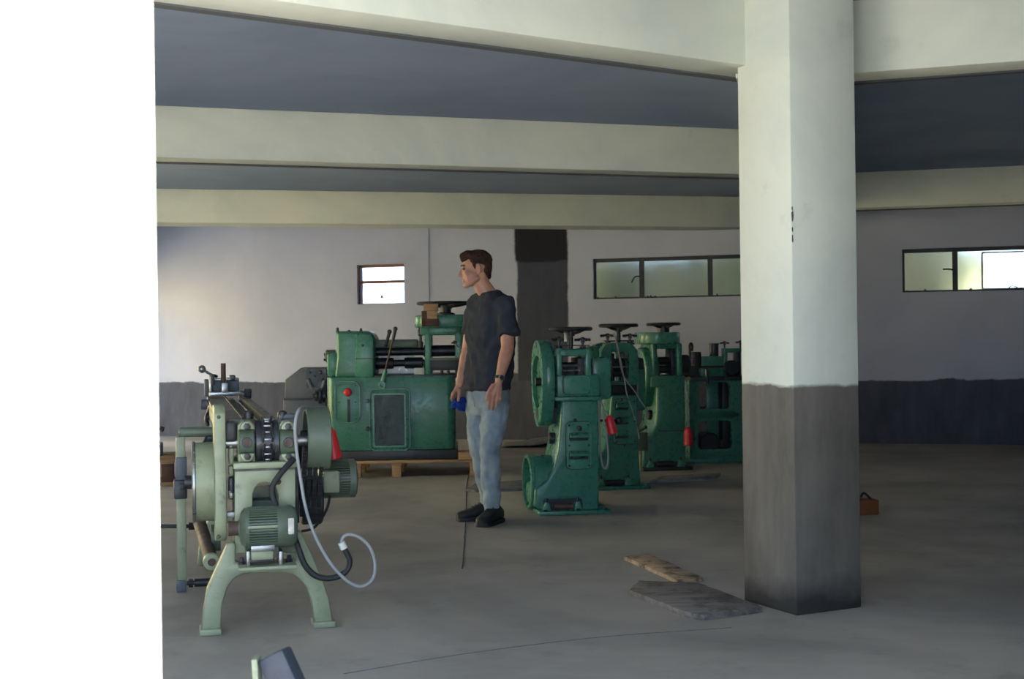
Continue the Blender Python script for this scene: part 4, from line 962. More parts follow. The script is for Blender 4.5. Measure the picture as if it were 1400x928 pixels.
    for s_, nm in ((-1, 'bed_rail'), (1, 'bed_rail')):
        xi = cx_ + 0.026 + s_ * 0.045; xo = cx_ + s_ * W2
        MB().box(min(xi, xo), max(xi, xo), d0, dN, zt - 0.035, zt, bev=0.004).build('bed_rail', M['bed'], t)
        MB().box(xo - 0.02 if s_ > 0 else xo, xo if s_ > 0 else xo + 0.02, d0, dN, zt - 0.085, zt - 0.035, bev=0.004).build('side_beam', pale, t)
        MB().box(xi - 0.004, xi + 0.004, d0, dN, zt - 0.03, zt + 0.006).build('slot_edge', bk, t)
    MB().box(cx_ - 0.02, cx_ + 0.07, d0, dN, zt - 0.06, zt - 0.045).build('slot_bed', dk, t)
    ch = MB()
    for k in range(60): y = d0 + 0.02 + k * 0.045; ch.box(cx_ + 0.008, cx_ + 0.044, y, y + 0.03, zt - 0.045, zt - 0.022, bev=0.004)
    tag(ch.build('drag_chain', dk, t), kind='stuff')
    for y in (0.9, 1.9): MB().box(cx_ - W2, cx_ + W2, y, y + 0.05, zt - 0.14, zt - 0.07).build('cross_tie', pale, t)
    # far head: die stand with post and lever
    D = 2.50
    bx('head_plate', (286, 535.5, 334, 541), D - 0.1, D + 0.2, st, 0.004)
    bx('die_block', (286, 520, 305, 537), D, D + 0.12, M['greypaint'], 0.006); bx('die_block', (310, 519, 327, 537), D, D + 0.12, M['greypaint'], 0.006)
    bx('die_bar', (286, 517, 327, 520), D - 0.02, D + 0.1, st, 0.003); bx('die_jaw', (286, 513.5, 290, 536), D - 0.04, D + 0.06, st, 0.004); bx('die_jaw', (314, 513, 322, 521), D - 0.02, D + 0.08, bk, 0.004)
    a, b, l, h = fr.rect(302, 496.5, 309, 533, D - 0.06); MB().cyl(((a + b) / 2, D - 0.04, l), ((a + b) / 2, D - 0.04, h), (b - a) / 2, n=16).build('post', M['rust'], t)
    bx('post_guide', (303, 523, 312, 538), D - 0.1, D - 0.04, st, 0.004)
    p0 = P(292, 514, D - 0.05); p1 = P(276, 504.5, D - 0.05)
    MB().cyl(p0, p1, 0.008, n=8).build('clamp_lever', st, t); MB().ball(p1, 0.024, n=12).build('lever_knob', st, t)
    MB().tube([P(291, 526, D - 0.06), P(291.5, 514, D - 0.06), P(297, 515, D - 0.05)], 0.009, 7).build('clamp_link', bk, t)
    bx('end_box', (334, 531.5, 344, 545), D, D + 0.14, bk, 0.006)
    bx('left_bracket', (279.5, 519, 285.5, 542), D + 0.02, D + 0.14, M['greypaint'], 0.006)
    c0_, c1_ = P(274, 552.5, 2.2), P(287, 552.5, 2.2); MB().cyl(c0_, c1_, 0.03, n=14, bev=0.006).build('side_crank', M['greypaint'], t)
    MB().tube([P(285, 549, 2.08), P(287, 556, 2.08), P(284, 566, 2.08), P(282, 574, 2.08), P(285, 582, 2.08)], 0.012, 8).build('crank_rod', dk, t)
    for x, y in ((290, 556), (285, 569)): q = P(x, y, 2.07); MB().ball(q, 0.022, n=10).build('crank_joint', bk, t)
    # belt guard (tall narrow case at the left) with rounded foot and top
    a, b, l, h = fr.rect(293.5, 556, 309.5, 744, 0.02)
    pts = [(0.02 + 0.10 + 0.10 * math.cos(an), l + 0.10 + 0.10 * math.sin(an)) for an in [math.pi + math.pi * k / 10 for k in range(11)]]
    pts += [(0.30, h - 0.02), (0.28, h), (0.06, h), (0.02, h - 0.03)]
    MB().prism(pts, a, b, bev=0.008, plane='yz').build('belt_guard', pale, t)
    q = P(300, 734, 0.0); 
    for y in (733, 570): q = P(299, y, 0.015); MB().lathe(q, -YA, [(0, 0.008), (0.006, 0.008), (0.008, 0.005)], 8).build('guard_screw', dk, t)
    # idler links between guard and upright
    for y0, y1, m_ in ((598, 612, st), (612, 634, pale), (636, 650, pale), (652, 676, dk), (668, 682, st)):
        a, b, l, h = fr.rect(312, y0, 319.5, y1, 0.1); MB().box(a, b, 0.08, 0.13, l, h, bev=0.008).build('idler_link', m_, t)
    bx('guard_stay', (309, 700, 325, 708), 0.06, 0.1, st, 0.004)
    # motor with feet, terminal box, shaft pulley
    mc = P(366, 720, -0.07); mL = P(408, 720, -0.07).x - P(325, 720, -0.07).x; mR = (P(366, 692, -0.07).z - P(366, 748, -0.07).z) / 2
    mot = motor_x(t, Vector((mc.x, -0.07, mc.z)), mL, mR, mo, feet=False, split=(0.17, 0.66))
    a, b, l, h = fr.rect(343, 753, 374, 765, -0.14); tb = MB().box(a, b, -0.15, -0.03, l, h, bev=0.008).build('terminal_box', M['pale'], mot)
    a, b, l, h = fr.rect(342, 763.5, 375, 769, -0.14); MB().box(a, b, -0.14, -0.03, l, h, bev=0.003).build('terminal_base', bk, mot)
    a, b, l, h = fr.rect(343, 745, 376, 753, -0.12); MB().box(a, b, -0.13, 0.0, l, h, bev=0.004).build('motor_saddle', st, mot)
    for x in (336, 380): a, b, l, h = fr.rect(x, 750, x + 5, 770, -0.05); MB().box(a, b, -0.12, 0.02, l, h, bev=0.003).build('motor_foot', st, mot)
    a, b, l, h = fr.rect(325, 765, 402, 770, 0.0); MB().box(a, b, -0.15, 0.02, l - 0.002, l + 0.012, bev=0.003).build('motor_shelf', pale, t)
    for x in (330, 394): q = P(x, 760, -0.02); MB().lathe((q.x, -0.06, l + 0.01), ZA, [(0, 0.016), (0.012, 0.016), (0.014, 0.012), (0.03, 0.01)], 6).build('shelf_bolt', dk, t)
    a, b, l, h = fr.rect(312, 715, 326, 736, -0.05); MB().cyl((a, -0.07, mc.z), (b + 0.02, -0.07, mc.z), 0.03, n=18).build('motor_pulley', M['rust'], mot)
    a, b, l, h = fr.rect(394, 708, 402, 730, -0.155); MB().prism(rrect(a, b, l, h, 0.004), -0.07 - mR * 1.04, -0.07 - mR * 0.9).build('name_plate', st, mot)
    a, b, l, h = fr.rect(339, 718, 380, 722, -0.15); MB().box(a, b, -0.07 - mR * 1.03, -0.07 - mR * 0.8, l, h, bev=0.003).build('motor_rib', pale, mot)
    # black hose and knob in front of the upright
    MB().tube([P(x, y, d) for x, y, d in ((402, 627, -0.01), (390, 640, -0.035), (378, 655, -0.045), (372, 668, -0.04), (374, 682, -0.05), (379, 695, -0.07))], 0.0125, 10).build('motor_hose', M['rubber'], t)
    MB().ball(P(380.5, 658.5, -0.03), 0.012, n=12).build('hose_clip_knob', M['rust'], t)
    MB().tube([P(x, y, d) for x, y, d in ((403, 735, -0.03), (409, 752, -0.05), (417, 772, -0.06), (430, 786, -0.06), (447, 790.5, -0.06), (464, 787, -0.06), (475, 778, -0.06), (478, 765, -0.06), (471, 751, -0.06))], 0.0125, 10).build('motor_hose', M['rubber'], t)
    MB().cyl(P(470.5, 750, -0.06), P(466.5, 741, -0.06), 0.016, n=14).build('hose_connector', M['white_pl'], t)
    MB().tube([P(x, y, d) for x, y, d in ((467, 741, -0.06), (470, 733, -0.06), (480, 730.5, -0.06), (494, 736, -0.06), (506, 749, -0.06), (512.5, 768, -0.06), (511, 788, -0.06), (501, 799, -0.07), (487, 800.5, -0.08), (470, 790, -0.09), (452, 770, -0.09),
        (437, 745, -0.08), (425, 718, -0.07), (417, 690, -0.05), (411, 655, -0.04), (406, 620, -0.04), (403.5, 590, -0.04), (404.5, 572, -0.03), (409, 560, 0.0), (415, 557, 0.08), (421, 562, 0.2))], 0.0068, 9).build('supply_cable', M['cable'], t)
    # flywheel pulley at the right with spokes
    xw0 = P(418, 600, 0.1).x; xw1 = P(450, 600, 0.1).x; Rw = (P(430, 556, 0.1).z - P(430, 642, 0.1).z) / 2
    zw = P(433, 599, 0.1).z
    fw = MB().pipe((xw0, 0.12, zw), (xw1, 0.12, zw), Rw, Rw - 0.014, 48, 0.004).build('flywheel', mo, t)
    fw.data.materials[0] = pale if False else M['motor']
    MB().cyl((xw0 - 0.02, 0.12, zw), (xw0 + 0.05, 0.12, zw), 0.035, n=20, bev=0.004).build('hub', dk, fw)
    for k in range(5):
        an = 2 * math.pi * k / 5 + 0.4; e = Vector((0, math.cos(an), math.sin(an)))
        MB().bar(Vector((xw0 + 0.03, 0.12, zw)) + e * 0.03, Vector((xw0 + 0.03, 0.12, zw)) + e * (Rw - 0.008), 0.03, 0.014, 0.004, up=XA).build('spoke', dk, fw)
    # V-belt down to the lower pulley, drive motor behind
    zl_ = P(423, 695, 0.3).z; Rl = 0.10
    lp = MB().cyl((P(411, 690, 0.3).x, 0.30, zl_ + 0.03), (P(440, 690, 0.3).x, 0.30, zl_ + 0.03), Rl, n=32, bev=0.008).build('lower_pulley', bk, t)
    bl = MB()
    for k in range(4):
        x = P(412, 640, 0.2).x + k * 0.024
        bl.bar((x, 0.02, zw - Rw * 0.35), (x, 0.215, zl_ - 0.02), 0.016, 0.012); bl.bar((x, 0.24, zw - Rw * 0.3), (x, 0.39, zl_ + 0.03), 0.016, 0.012)
        for j in range(26):
            f_ = j / 26; bl.bar((x, 0.013 + 0.195 * f_, zw - Rw * 0.35 + (zl_ - 0.02 - zw + Rw * 0.35) * f_), (x, 0.013 + 0.195 * f_ + 0.004, zw - Rw * 0.35 + (zl_ - 0.02 - zw + Rw * 0.35) * f_ - 0.004), 0.018, 0.006)
    tag(bl.build('drive_belts', M['rubber'], t, smooth=False), kind='stuff')
    a, b, l, h = fr.rect(404, 640, 409, 715, 0.1); MB().box(a, b, 0.1, 0.42, l, h, bev=0.004).build('belt_case', bk, t)
    c = P(463, 654, 0.42); Lm = P(488.5, 654, 0.42).x - P(432, 654, 0.42).x; Rm = (P(463, 628, 0.42).z - P(463, 680, 0.42).z) / 2
    xm = (P(488.5, 654, 0.42).x + P(432, 654, 0.42).x) / 2
    m2 = motor_x(t, Vector((xm, 0.42, c.z)), Lm, Rm, mo, 'drive_motor', feet=False, split=(0.15, 0.80))
    a, b, l, h = fr.rect(443, 645, 467, 676, 0.27); MB().box(a, b, 0.42 - Rm * 1.18, 0.42 - Rm * 0.7, l, h, bev=0.012).build('terminal_box', pale, m2)
    MB().tube([P(x, y, 0.3) for x, y in ((451, 677), (448, 692), (440, 708), (428, 722), (412, 726))], 0.006, 8).build('motor_cable', M['rubber'], t)
    bx('motor_bracket', (404, 650, 445, 660), 0.40, 0.5, pale, 0.004)
    # red plug tucked behind the flywheel
    plug(t, P(449.5, 584, 0.34), P(457, 625, 0.34) - P(449.5, 584, 0.34), 0.145, 0.034)
    q = P(449.5, 584, 0.34)      # the plug hangs on its own lead, clipped to the motor bracket
    MB().tube([q - ZA * 0.01, q + ZA * 0.035, q + Vector((-0.03, 0.03, 0.05)), q + Vector((-0.055, 0.06, 0.0)), q + Vector((-0.06, 0.07, -0.12)), P(440, 652, 0.42)], 0.006, 8).build('plug_lead', M['rubber'], t)
    # drum at the left on the same line shaft, with its bright rim
    xd0 = P(262, 657, 0.30).x; xd1 = P(300, 657, 0.30).x; zd = P(280, 658, 0.30).z; Rd = (P(280, 605, 0.30).z - P(280, 712, 0.30).z) / 2
    dr = MB().cyl((xd0 + 0.008, 0.30, zd), (xd1, 0.30, zd), Rd, n=48, bev=0.006).build('flat_belt_drum', M['pale'], t)
    MB().pipe((xd0, 0.30, zd), (xd0 + 0.016, 0.30, zd), Rd + 0.006, Rd - 0.03, 48, 0.004).build('drum_rim', st, dr)
    MB().cyl((xd0 - 0.03, 0.30, zd), (xd1 + 0.02, 0.30, zd), 0.03, n=16).build('drum_shaft', dk, dr)
    # roller arm across the top left
    p0, p1 = P(245, 590.5, 0.45), P(302, 590.5, 0.45); MB().cyl(p0, p1, 0.022, n=20, bev=0.004).build('roller_arm', M['motor'], t)
    MB().cyl(p0 - XA * 0.002, p0 + XA * 0.004, 0.018, n=16).build('roller_end', st, t)
    bx('arm_clamp', (280, 596, 295, 604), 0.42, 0.5, bk, 0.004)
    MB().tube([P(282, 596, 0.42), P(279, 604, 0.42), P(274, 607, 0.42)], 0.006, 6).build('split_pin', dk, t)
    # side standard: upright bar with joint, foot and cross rod
    D2 = 0.80
    q = on_level(247, 809); sd = (q - fr.o).dot(fr.ey)
    D2 = sd
    a, b, l, h = fr.rect(241.5, 597, 254.5, 808, D2); sb = MB().box(a, b, D2, D2 + 0.045, 0.03, h, bev=0.005).build('side_standard', M['pale'], t)
    a, b, l, h = fr.rect(240, 625, 255.5, 656, D2); MB().box(a, b, D2 - 0.015, D2 + 0.06, l, h, bev=0.006).build('joint_block', M['greypaint'], sb)
    a, b, l, h = fr.rect(237.5, 656, 256, 682, D2); MB().box(a, b, D2 - 0.012, D2 + 0.055, l, h, bev=0.008).build('joint_plate', dk, sb)
    q = P(249, 665, D2 - 0.012); MB().lathe(q, -YA, [(0, 0.016), (0.012, 0.016), (0.014, 0.01)], 12).build('joint_bolt', bk, sb)
    a, b, l, h = fr.rect(241, 793, 254, 809, D2); MB().box(a, b, D2 - 0.012, D2 + 0.06, 0.0, h, bev=0.004).build('standard_foot', M['greypaint'], sb)
    p0, p1 = P(254, 797, D2 + 0.02), P(292, 795, D2 + 0.02)
    MB().cyl(p0, p1, 0.011, n=12).build('tie_rod', dk, t); MB().cyl(P(258, 797, D2 + .02), P(264, 797, D2 + .02), 0.022, n=6).build('rod_nut', bk, t); MB().cyl(P(266, 796.5, D2 + .02), P(288, 795.5, D2 + .02), 0.02, n=14).build('rod_sleeve', dk, t)
    # treadle tube with its flanged ring
    p0 = P(289, 766, 0.25); p1 = P(272, 712, 0.9)
    MB().cyl(p0, p1, 0.03, n=18).build('treadle_tube', M['rust'], t)
    ax = (p0 - p1).normalized(); MB().pipe(p0 - ax * 0.0, p0 + ax * 0.03, 0.037, 0.018, 24, 0.004).build('tube_flange', M['pale'], t)
    MB().cyl(p0 + ax * 0.005, p0 + ax * 0.02, 0.02, n=16).build('tube_plug', M['rust'], t)
    # bar passing to the left under the drum
    p0, p1 = P(205, 719.5, 1.1), P(266, 719, 1.1); MB().cyl(p0, p1, 0.010, n=10).build('push_rod', bk, t); MB().cyl(P(258, 719, 1.1), P(268, 719, 1.1), 0.02, n=6).build('rod_nut', bk, t)
    c = P(295, 735, 0.5); MB().cyl((c.x - 0.02, 0.5, c.z), (c.x + 0.02, 0.5, c.z), 0.06, n=24).build('idler_pulley', mo, t)
    return t
draw_bench()

# ------------------------------------------------------------------ stacked pallet at the far left, half hidden by the near wall
def far_pallet():
    fr = Frame(on_level(228, 665), 14.0); fr.o.z = 0; P = fr.p
    t = thing('pallet', 'weathered wooden pallet half hidden behind the near white wall', 'pallet', fr)
    xr = P(239, 660).x; xl = xr - 1.0
    for k, z in ((0, 0.0), (1, 0.19)):
        for yy in (0.0, 0.4):
            MB().box(xl, xr, yy, yy + 0.1, z, z + 0.035, bev=0.003).build('board', M['wood'], t)
    for xb in (xr - 0.06, xr - 0.5, xl + 0.06):
        for yy in (0.0, 0.4): MB().box(xb - 0.05, xb + 0.05, yy, yy + 0.1, 0.035, 0.19, bev=0.004).build('block', M['wood_dark'], t)
    for yy in (0.02, 0.17, 0.32, 0.44): MB().box(xl, xr, yy, yy + 0.1, 0.225, 0.25, bev=0.003).build('board', M['wood'], t)
    t2 = thing('machine_part', 'grey hooked iron machine part lying on the weathered pallet', 'machine part', fr); t2.location.z = 0.25
    MB().box(xl + 0.1, xr - 0.10, 0.1, 0.4, 0.0, 0.10, bev=0.01).build('casting', M['greypaint'], t2)
    MB().tube([(xr - 0.2, 0.2, 0.08), (xr - 0.2, 0.2, 0.18), (xr - 0.15, 0.18, 0.23), (xr - 0.09, 0.16, 0.22)], 0.022, 9).build('hook', M['dark'], t2)
far_pallet()

# ------------------------------------------------------------------ planks and scraps on the floor
def slab_on_floor(name, label, cat, px, thick, mat, jag=0.0, z=0.0, seed=0, tilt=0.0):
    pts = [on_level(x, y, z + thick) for x, y in px]; rnd = random.Random(seed); poly = []
    for i, p in enumerate(pts):
        q = pts[(i + 1) % len(pts)]; n = max(2, int((q - p).length / 0.06)) if jag else 1
        for k in range(n):
            r = p.lerp(q, k / n); poly.append((r.x + rnd.uniform(-jag, jag) * (k > 0), r.y + rnd.uniform(-jag, jag) * (k > 0)))
    c = Vector((sum(a for a, b in poly) / len(poly), sum(b for a, b in poly) / len(poly), 0))
    o = MB().prism([(a - c.x, b - c.y) for a, b in poly], 0, thick, bev=min(0.004, thick * 0.3), plane='xy').build(name, mat)
    o.location = (c.x, c.y, z)
    if tilt: o.rotation_euler.y = tilt
    return tag(o, label, cat)
slab_on_floor('plank', 'short pale plank with flaking dark paint beside the column', 'plank', ((853, 760), (887, 756), (961, 788.5), (926, 793)), 0.022, M['wood_old'], 0.006, seed=2)
slab_on_floor('plank', 'wide weathered grey plank at the foot of the column', 'plank', ((860, 806), (873, 793), (955, 796), (1043, 829), (962, 840), (938, 836)), 0.026, M['wood_grey'], 0.006, seed=4)
slab_on_floor('board', 'long dusty board lying on the floor behind the man', 'board', ((637, 668), (650, 660), (738, 654), (738, 666.5), (650, 669)), 0.022, M['board'], 0.004, seed=6)
slab_on_floor('board', 'dusty board lying on the floor behind the louvred mills', 'board', ((888, 657), (905, 650), (985, 646), (978, 652.5)), 0.022, M['board'], 0.004, seed=8)
# crumpled sheet by the back wall
def sheet():
    c = on_level(716, 606) - Vector((0, 0.35, 0)); nx, ny = 14, 6; v, f = [], []
    for j in range(ny + 1):
        for i in range(nx + 1):
            u, w = i / nx, j / ny
            z = 0.012 + 0.09 * u * max(0, math.sin(w * 2.6 + 0.3)) + 0.015 * math.sin(u * 9 + w * 4) * u
            v.append((-0.26 + u * 0.62 + 0.05 * w, -0.25 + w * 0.6, max(z, 0.006)))
    for j in range(ny):
        for i in range(nx): a = j * (nx + 1) + i; f.append((a, a + 1, a + nx + 2, a + nx + 1))
    o = MB().raw(v, f).build('tarpaulin', M['board']); o.location = c
    m_ = o.modifiers.new('thickness', 'SOLIDIFY'); m_.thickness = 0.008; m_.offset = 1
    tag(o, 'crumpled grey sheet lying at the foot of the black painted strip', 'sheet')
sheet()
b_ = thing('brick_scrap', 'small orange brown block with a bent wire behind the column', 'block', Frame(on_level(1187, 704), 10)) ; b_.location.z = 0
MB().box(-0.12, 0.08, 0, 0.12, 0, 0.10, bev=0.008).build('block', plain('orange_brown_block', (0.22, 0.075, 0.025), 0.8), b_)
MB().tube([(-0.11, 0.05, 0.09), (-0.07, 0.03, 0.13), (-0.03, 0.05, 0.115), (0.0, 0.06, 0.14), (0.05, 0.06, 0.098)], 0.008, 7).build('bent_wire', M['black'], b_)

# ------------------------------------------------------------------ blurred steel bar close to the camera
def near_bar():
    tip = at_depth(356, 893, 3.35)
    fr = Frame((tip.x, tip.y, 0), 0)
    t = thing('towing_bar', 'dark slate steel bar with lit edge painted pale green rising close to the near wall', 'bar', fr)
    M['slate'] = paint('slate_blue_enamel', (0.030, 0.038, 0.056), 0.6, 0, 0.2, 0.2)
    d = Vector((0.30, -0.10, -0.62)).normalized(); n_ = Vector((-0.35, -0.9, 0.1)).normalized()
    top = Vector((0.0, 0, tip.z)); 
    Lb = (tip.z - 0.02) / -d.z
    MB().bar(top + XA * 0.035, top + XA * 0.035 + d * Lb, 0.085, 0.05, 0.008, up=(0.15, 1, 0.4)).build('bar', M['slate'], t)
    lit = Vector((0.06, 0, -1)).normalized()
    MB().bar(top - XA * 0.012 - ZA * 0.01, top - XA * 0.012 - ZA * 0.01 + lit * ((tip.z - 0.02) / -lit.z), 0.016, 0.05, 0.003, up=(0, 1, 0)).build('lit_edge', M['pale'], t)  # pale strip paints the left edge as if lit
    foot = top + XA * 0.035 + d * Lb
    MB().box(-0.06, foot.x + 0.1, foot.y - 0.08, 0.06, 0.0, 0.03, bev=0.006).build('base_plate', M['slate'], t)
near_bar()
# ------------------------------------------------------------------ the man
def caps(mb, p0, p1, r0, r1, n=14):
    p0 = Vector(p0); p1 = Vector(p1); L = (p1 - p0).length
    pr = [(-r0 * math.cos(a), max(r0 * math.sin(a), 1e-4)) for a in (0.02, 0.4, 0.8, 1.2)] + [(0, r0), (L, r1)] + [(L + r1 * math.sin(a), max(r1 * math.cos(a), 1e-4)) for a in (0.4, 0.8, 1.2, 1.55)]
    mb.lathe(p0, p1 - p0, pr, n)
def chain(mb, pts):
    for (a, ra), (b, rb) in zip(pts[:-1], pts[1:]): caps(mb, a, b, ra, rb)
def ell(mb, c, ax, r, n=18):
    """ellipsoid with axes ax (three unit vectors) and radii r"""
    t = MB().ball((0, 0, 0), 1.0, n=n); ax = [Vector(a).normalized() for a in ax]
    mb.raw([tuple(Vector(c) + ax[0] * (v[0] * r[0]) + ax[1] * (v[1] * r[1]) + ax[2] * (v[2] * r[2])) for v in t.v], t.f)
def loft(mb, secs, n=28, e=2.3):
    """secs: (centre, axis_u, axis_w, ru, rw), closed at both ends"""
    v, f = [], []
    for c, u, w, ru, rw in secs:
        for k in range(n):
            a = 2 * math.pi * k / n; ca_, sa_ = math.cos(a), math.sin(a)
            q = (abs(ca_) ** e + abs(sa_) ** e) ** (-1 / e)
            v.append(Vector(c) + Vector(u) * (ru * q * ca_) + Vector(w) * (rw * q * sa_))
    for i in range(len(secs) - 1):
        for k in range(n): f.append((i * n + k, i * n + (k + 1) % n, (i + 1) * n + (k + 1) % n, (i + 1) * n + k))
    f.append(tuple(range(n))[::-1]); f.append(tuple((len(secs) - 1) * n + k for k in range(n)))
    mb.raw(v, f)
def fused(mb, name, mat, parent, voxel, smooth=4, wrinkle=0.0, wscale=0.08, depth=2):
    o = mb.build(name, mat, parent)
    r = o.modifiers.new('fuse', 'REMESH'); r.mode = 'VOXEL'; r.voxel_size = voxel; r.use_smooth_shade = True
    if smooth: s_ = o.modifiers.new('soften', 'SMOOTH'); s_.iterations = smooth; s_.factor = 0.5
    if wrinkle:
        tx_ = bpy.data.textures.new(name + '_folds', 'CLOUDS'); tx_.noise_scale = wscale; tx_.noise_depth = depth
        d_ = o.modifiers.new('folds', 'DISPLACE'); d_.texture = tx_; d_.strength = wrinkle; d_.mid_level = 0.5
    return o
def skin_mat():
    m, nt, b = mat_new('skin')
    nt.links.new(mixc(nt, ramp(nt, noise(nt, 18, 4), 0.35, 0.7), (0.47, 0.24, 0.165), (0.37, 0.165, 0.115)), b.inputs['Base Color'])
    b.inputs['Roughness'].default_value = 0.5; b.inputs['Subsurface Weight'].default_value = 0.08; b.inputs['Subsurface Radius'].default_value = (0.02, 0.008, 0.004); return m
def cloth(name, c1, c2, sc=9, weave=260):
    m, nt, b = mat_new(name)
    nt.links.new(mixc(nt, ramp(nt, noise(nt, sc, 5), 0.38, 0.66), c1, c2), b.inputs['Base Color']); b.inputs['Roughness'].default_value = 0.9
    b.inputs['Specular IOR Level'].default_value = 0.15; bump(nt, b, noise(nt, weave, 2), 0.15, 0.002); return m
M['skin'] = skin_mat(); M['hair'] = cloth('brown_hair', (0.050, 0.026, 0.018), (0.025, 0.014, 0.012), 40, 200)
M['tee'] = cloth('charcoal_jersey', (0.036, 0.041, 0.056), (0.028, 0.031, 0.044)); M['denim'] = cloth('faded_denim', (0.30, 0.36, 0.40), (0.17, 0.225, 0.29), 7)
M['shoe'] = plain('black_shoe', (0.014, 0.013, 0.016), 0.55); M['cap_blue'] = cloth('blue_cloth', (0.012, 0.045, 0.26), (0.008, 0.025, 0.15), 30)
M['eye'] = plain('eye', (0.03, 0.022, 0.018), 0.2)

def man():
    fr = Frame(on_level(669, 714), 0); fr.o.z = 0; P = fr.p
    t = thing('person', 'person in a charcoal T-shirt and faded jeans standing, looking aside, blue cloth in hand', 'person', fr)
    fdir = Vector((-0.80, -0.60, 0)); ldir = Vector((0.60, -0.80, 0))
    b = MB()
    # head, looking along -x and slightly down
    hx = Vector((-1, -0.10, -0.06)).normalized(); hy = Vector((0.10, -1, 0)).normalized(); hz = hx.cross(hy).normalized()
    if hz.z < 0: hz = -hz
    hc = P(650.5, 367.5, 0.0); ax = (hx, hy, hz)
    H = lambda f_, l_, u_: hc + hx * f_ + hy * l_ + hz * u_
    ell(b, H(-0.010, 0, 0.030), ax, (0.094, 0.074, 0.086)); ell(b, H(0.035, 0, -0.03), ax, (0.058, 0.060, 0.085)); ell(b, H(0.02, 0, -0.06), ax, (0.060, 0.054, 0.048))
    caps(b, H(0.0, 0.052, -0.065), H(0.065, 0.02, -0.103), 0.018, 0.018); caps(b, H(0.0, -0.052, -0.065), H(0.065, -0.02, -0.103), 0.018, 0.018)
    ell(b, H(0.070, 0, -0.100), ax, (0.024, 0.026, 0.021))
    caps(b, H(0.082, -0.035, 0.020), H(0.082, 0.035, 0.020), 0.012, 0.012)                       # brow
    caps(b, H(0.089, 0, 0.006), H(0.108, 0, -0.034), 0.008, 0.012); ell(b, H(0.097, 0.010, -0.040), ax, (0.010, 0.010, 0.008)); ell(b, H(0.097, -0.010, -0.040), ax, (0.010, 0.010, 0.008))
    caps(b, H(0.088, -0.016, -0.064), H(0.088, 0.016, -0.064), 0.0075, 0.0075); caps(b, H(0.086, -0.014, -0.077), H(0.086, 0.014, -0.077), 0.008, 0.008)   # lips
    for s_ in (1, -1):
        ell(b, H(0.028, s_ * 0.040, -0.048), ax, (0.046, 0.023, 0.050))
        ell(b, H(0.052, s_ * 0.045, -0.028), ax, (0.030, 0.018, 0.022))                          # cheek
        ell(b, H(-0.012, s_ * 0.078, -0.004), (hx + hz * 0.2, hy - hx * 0.3, hz), (0.020, 0.009, 0.033)); ell(b, H(-0.006, s_ * 0.074, -0.03), ax, (0.010, 0.007, 0.010))
    nb = P(668, 404, 0.01)
    chain(b, [(H(-0.030, 0, -0.045), 0.055), (H(-0.028, 0, -0.10), 0.054), (nb, 0.062), (nb - ZA * 0.04 , 0.055)])
    caps(b, nb - ZA * 0.05 - ldir * 0.12, nb - ZA * 0.05 + ldir * 0.12, 0.03, 0.03)
    # trunk under the clothes keeps the body one surface
    chain(b, [(nb - ZA * 0.08, 0.06), (P(670, 450), 0.09), (P(668, 530), 0.09)])
    # near arm
    sh, el, wr = P(692, 419, -0.150), P(694, 475, -0.205), P(682.5, 519, -0.265)
    chain(b, [(sh - ZA * 0.02, 0.045), (sh.lerp(el, 0.5), 0.047), (el, 0.042), (el.lerp(wr, 0.3), 0.043), (el.lerp(wr, 0.75), 0.033), (wr, 0.027)])
    caps(b, nb - ZA * 0.08 + ldir * 0.1, sh - ZA * 0.02, 0.03, 0.04)
    dk = -0.275
    kn = [P(670.5, 538, dk - 0.004), P(675, 540.5, dk - 0.006), P(680, 540, dk), P(684.5, 537, dk + 0.012)]
    for k_, r_ in zip(kn, (0.0135, 0.0135, 0.013, 0.012)): caps(b, wr.lerp(k_, 0.1), k_, 0.017, r_)
    tips = [((668.5, 549), (668, 558.5)), ((673.5, 551.5), (673, 560)), ((679.5, 549), (678, 556)), ((684.5, 544.5), (683, 550.5))]
    for k_, (m1, m2), r_ in zip(kn, tips, (0.0098, 0.0098, 0.0095, 0.0085)):
        a1, a2 = P(*m1, dk - 0.004), P(*m2, dk + 0.016); chain(b, [(k_, r_ * 1.15), (a1, r_ * 1.02), (a2, r_ * 0.85)])
    chain(b, [(P(674, 527, dk - 0.004), 0.015), (P(667.5, 536, dk - 0.012), 0.012), (P(665.2, 546, dk - 0.010), 0.0095)])
    # far arm, hand closed on the cloth
    s2, e2, w2 = P(649, 417, 0.170), P(640, 477, 0.16), P(628.5, 525, 0.09)
    caps(b, nb - ZA * 0.08 - ldir * 0.1, s2 - ZA * 0.02, 0.03, 0.04)
    chain(b, [(s2 - ZA * 0.02, 0.045), (s2.lerp(e2, 0.5), 0.047), (e2, 0.042), (e2.lerp(w2, 0.3), 0.042), (e2.lerp(w2, 0.75), 0.033), (w2, 0.027)])
    k2 = [P(619.5, 538, 0.045), P(621, 540.5, 0.065), P(623.5, 541, 0.085), P(626, 540, 0.10)]
    for k_ in k2: caps(b, w2.lerp(k_, 0.1), k_, 0.018, 0.013)
    for k_, (m1, m2) in zip(k2, (((617.2, 545), (620, 549.5)), ((618.5, 548), (622, 551.5)), ((622, 549), (625, 552)), ((625.5, 548), (628, 551)))):
        chain(b, [(k_, 0.0115), (P(*m1, k_.y + 0.004), 0.010), (P(*m2, k_.y + 0.03), 0.0085)])
    chain(b, [(P(628, 533, 0.05), 0.014), (P(627.5, 541, 0.035), 0.011), (P(626.5, 547.5, 0.035), 0.0095)])
    fused(b, 'body', M['skin'], t, 0.0042, 3)
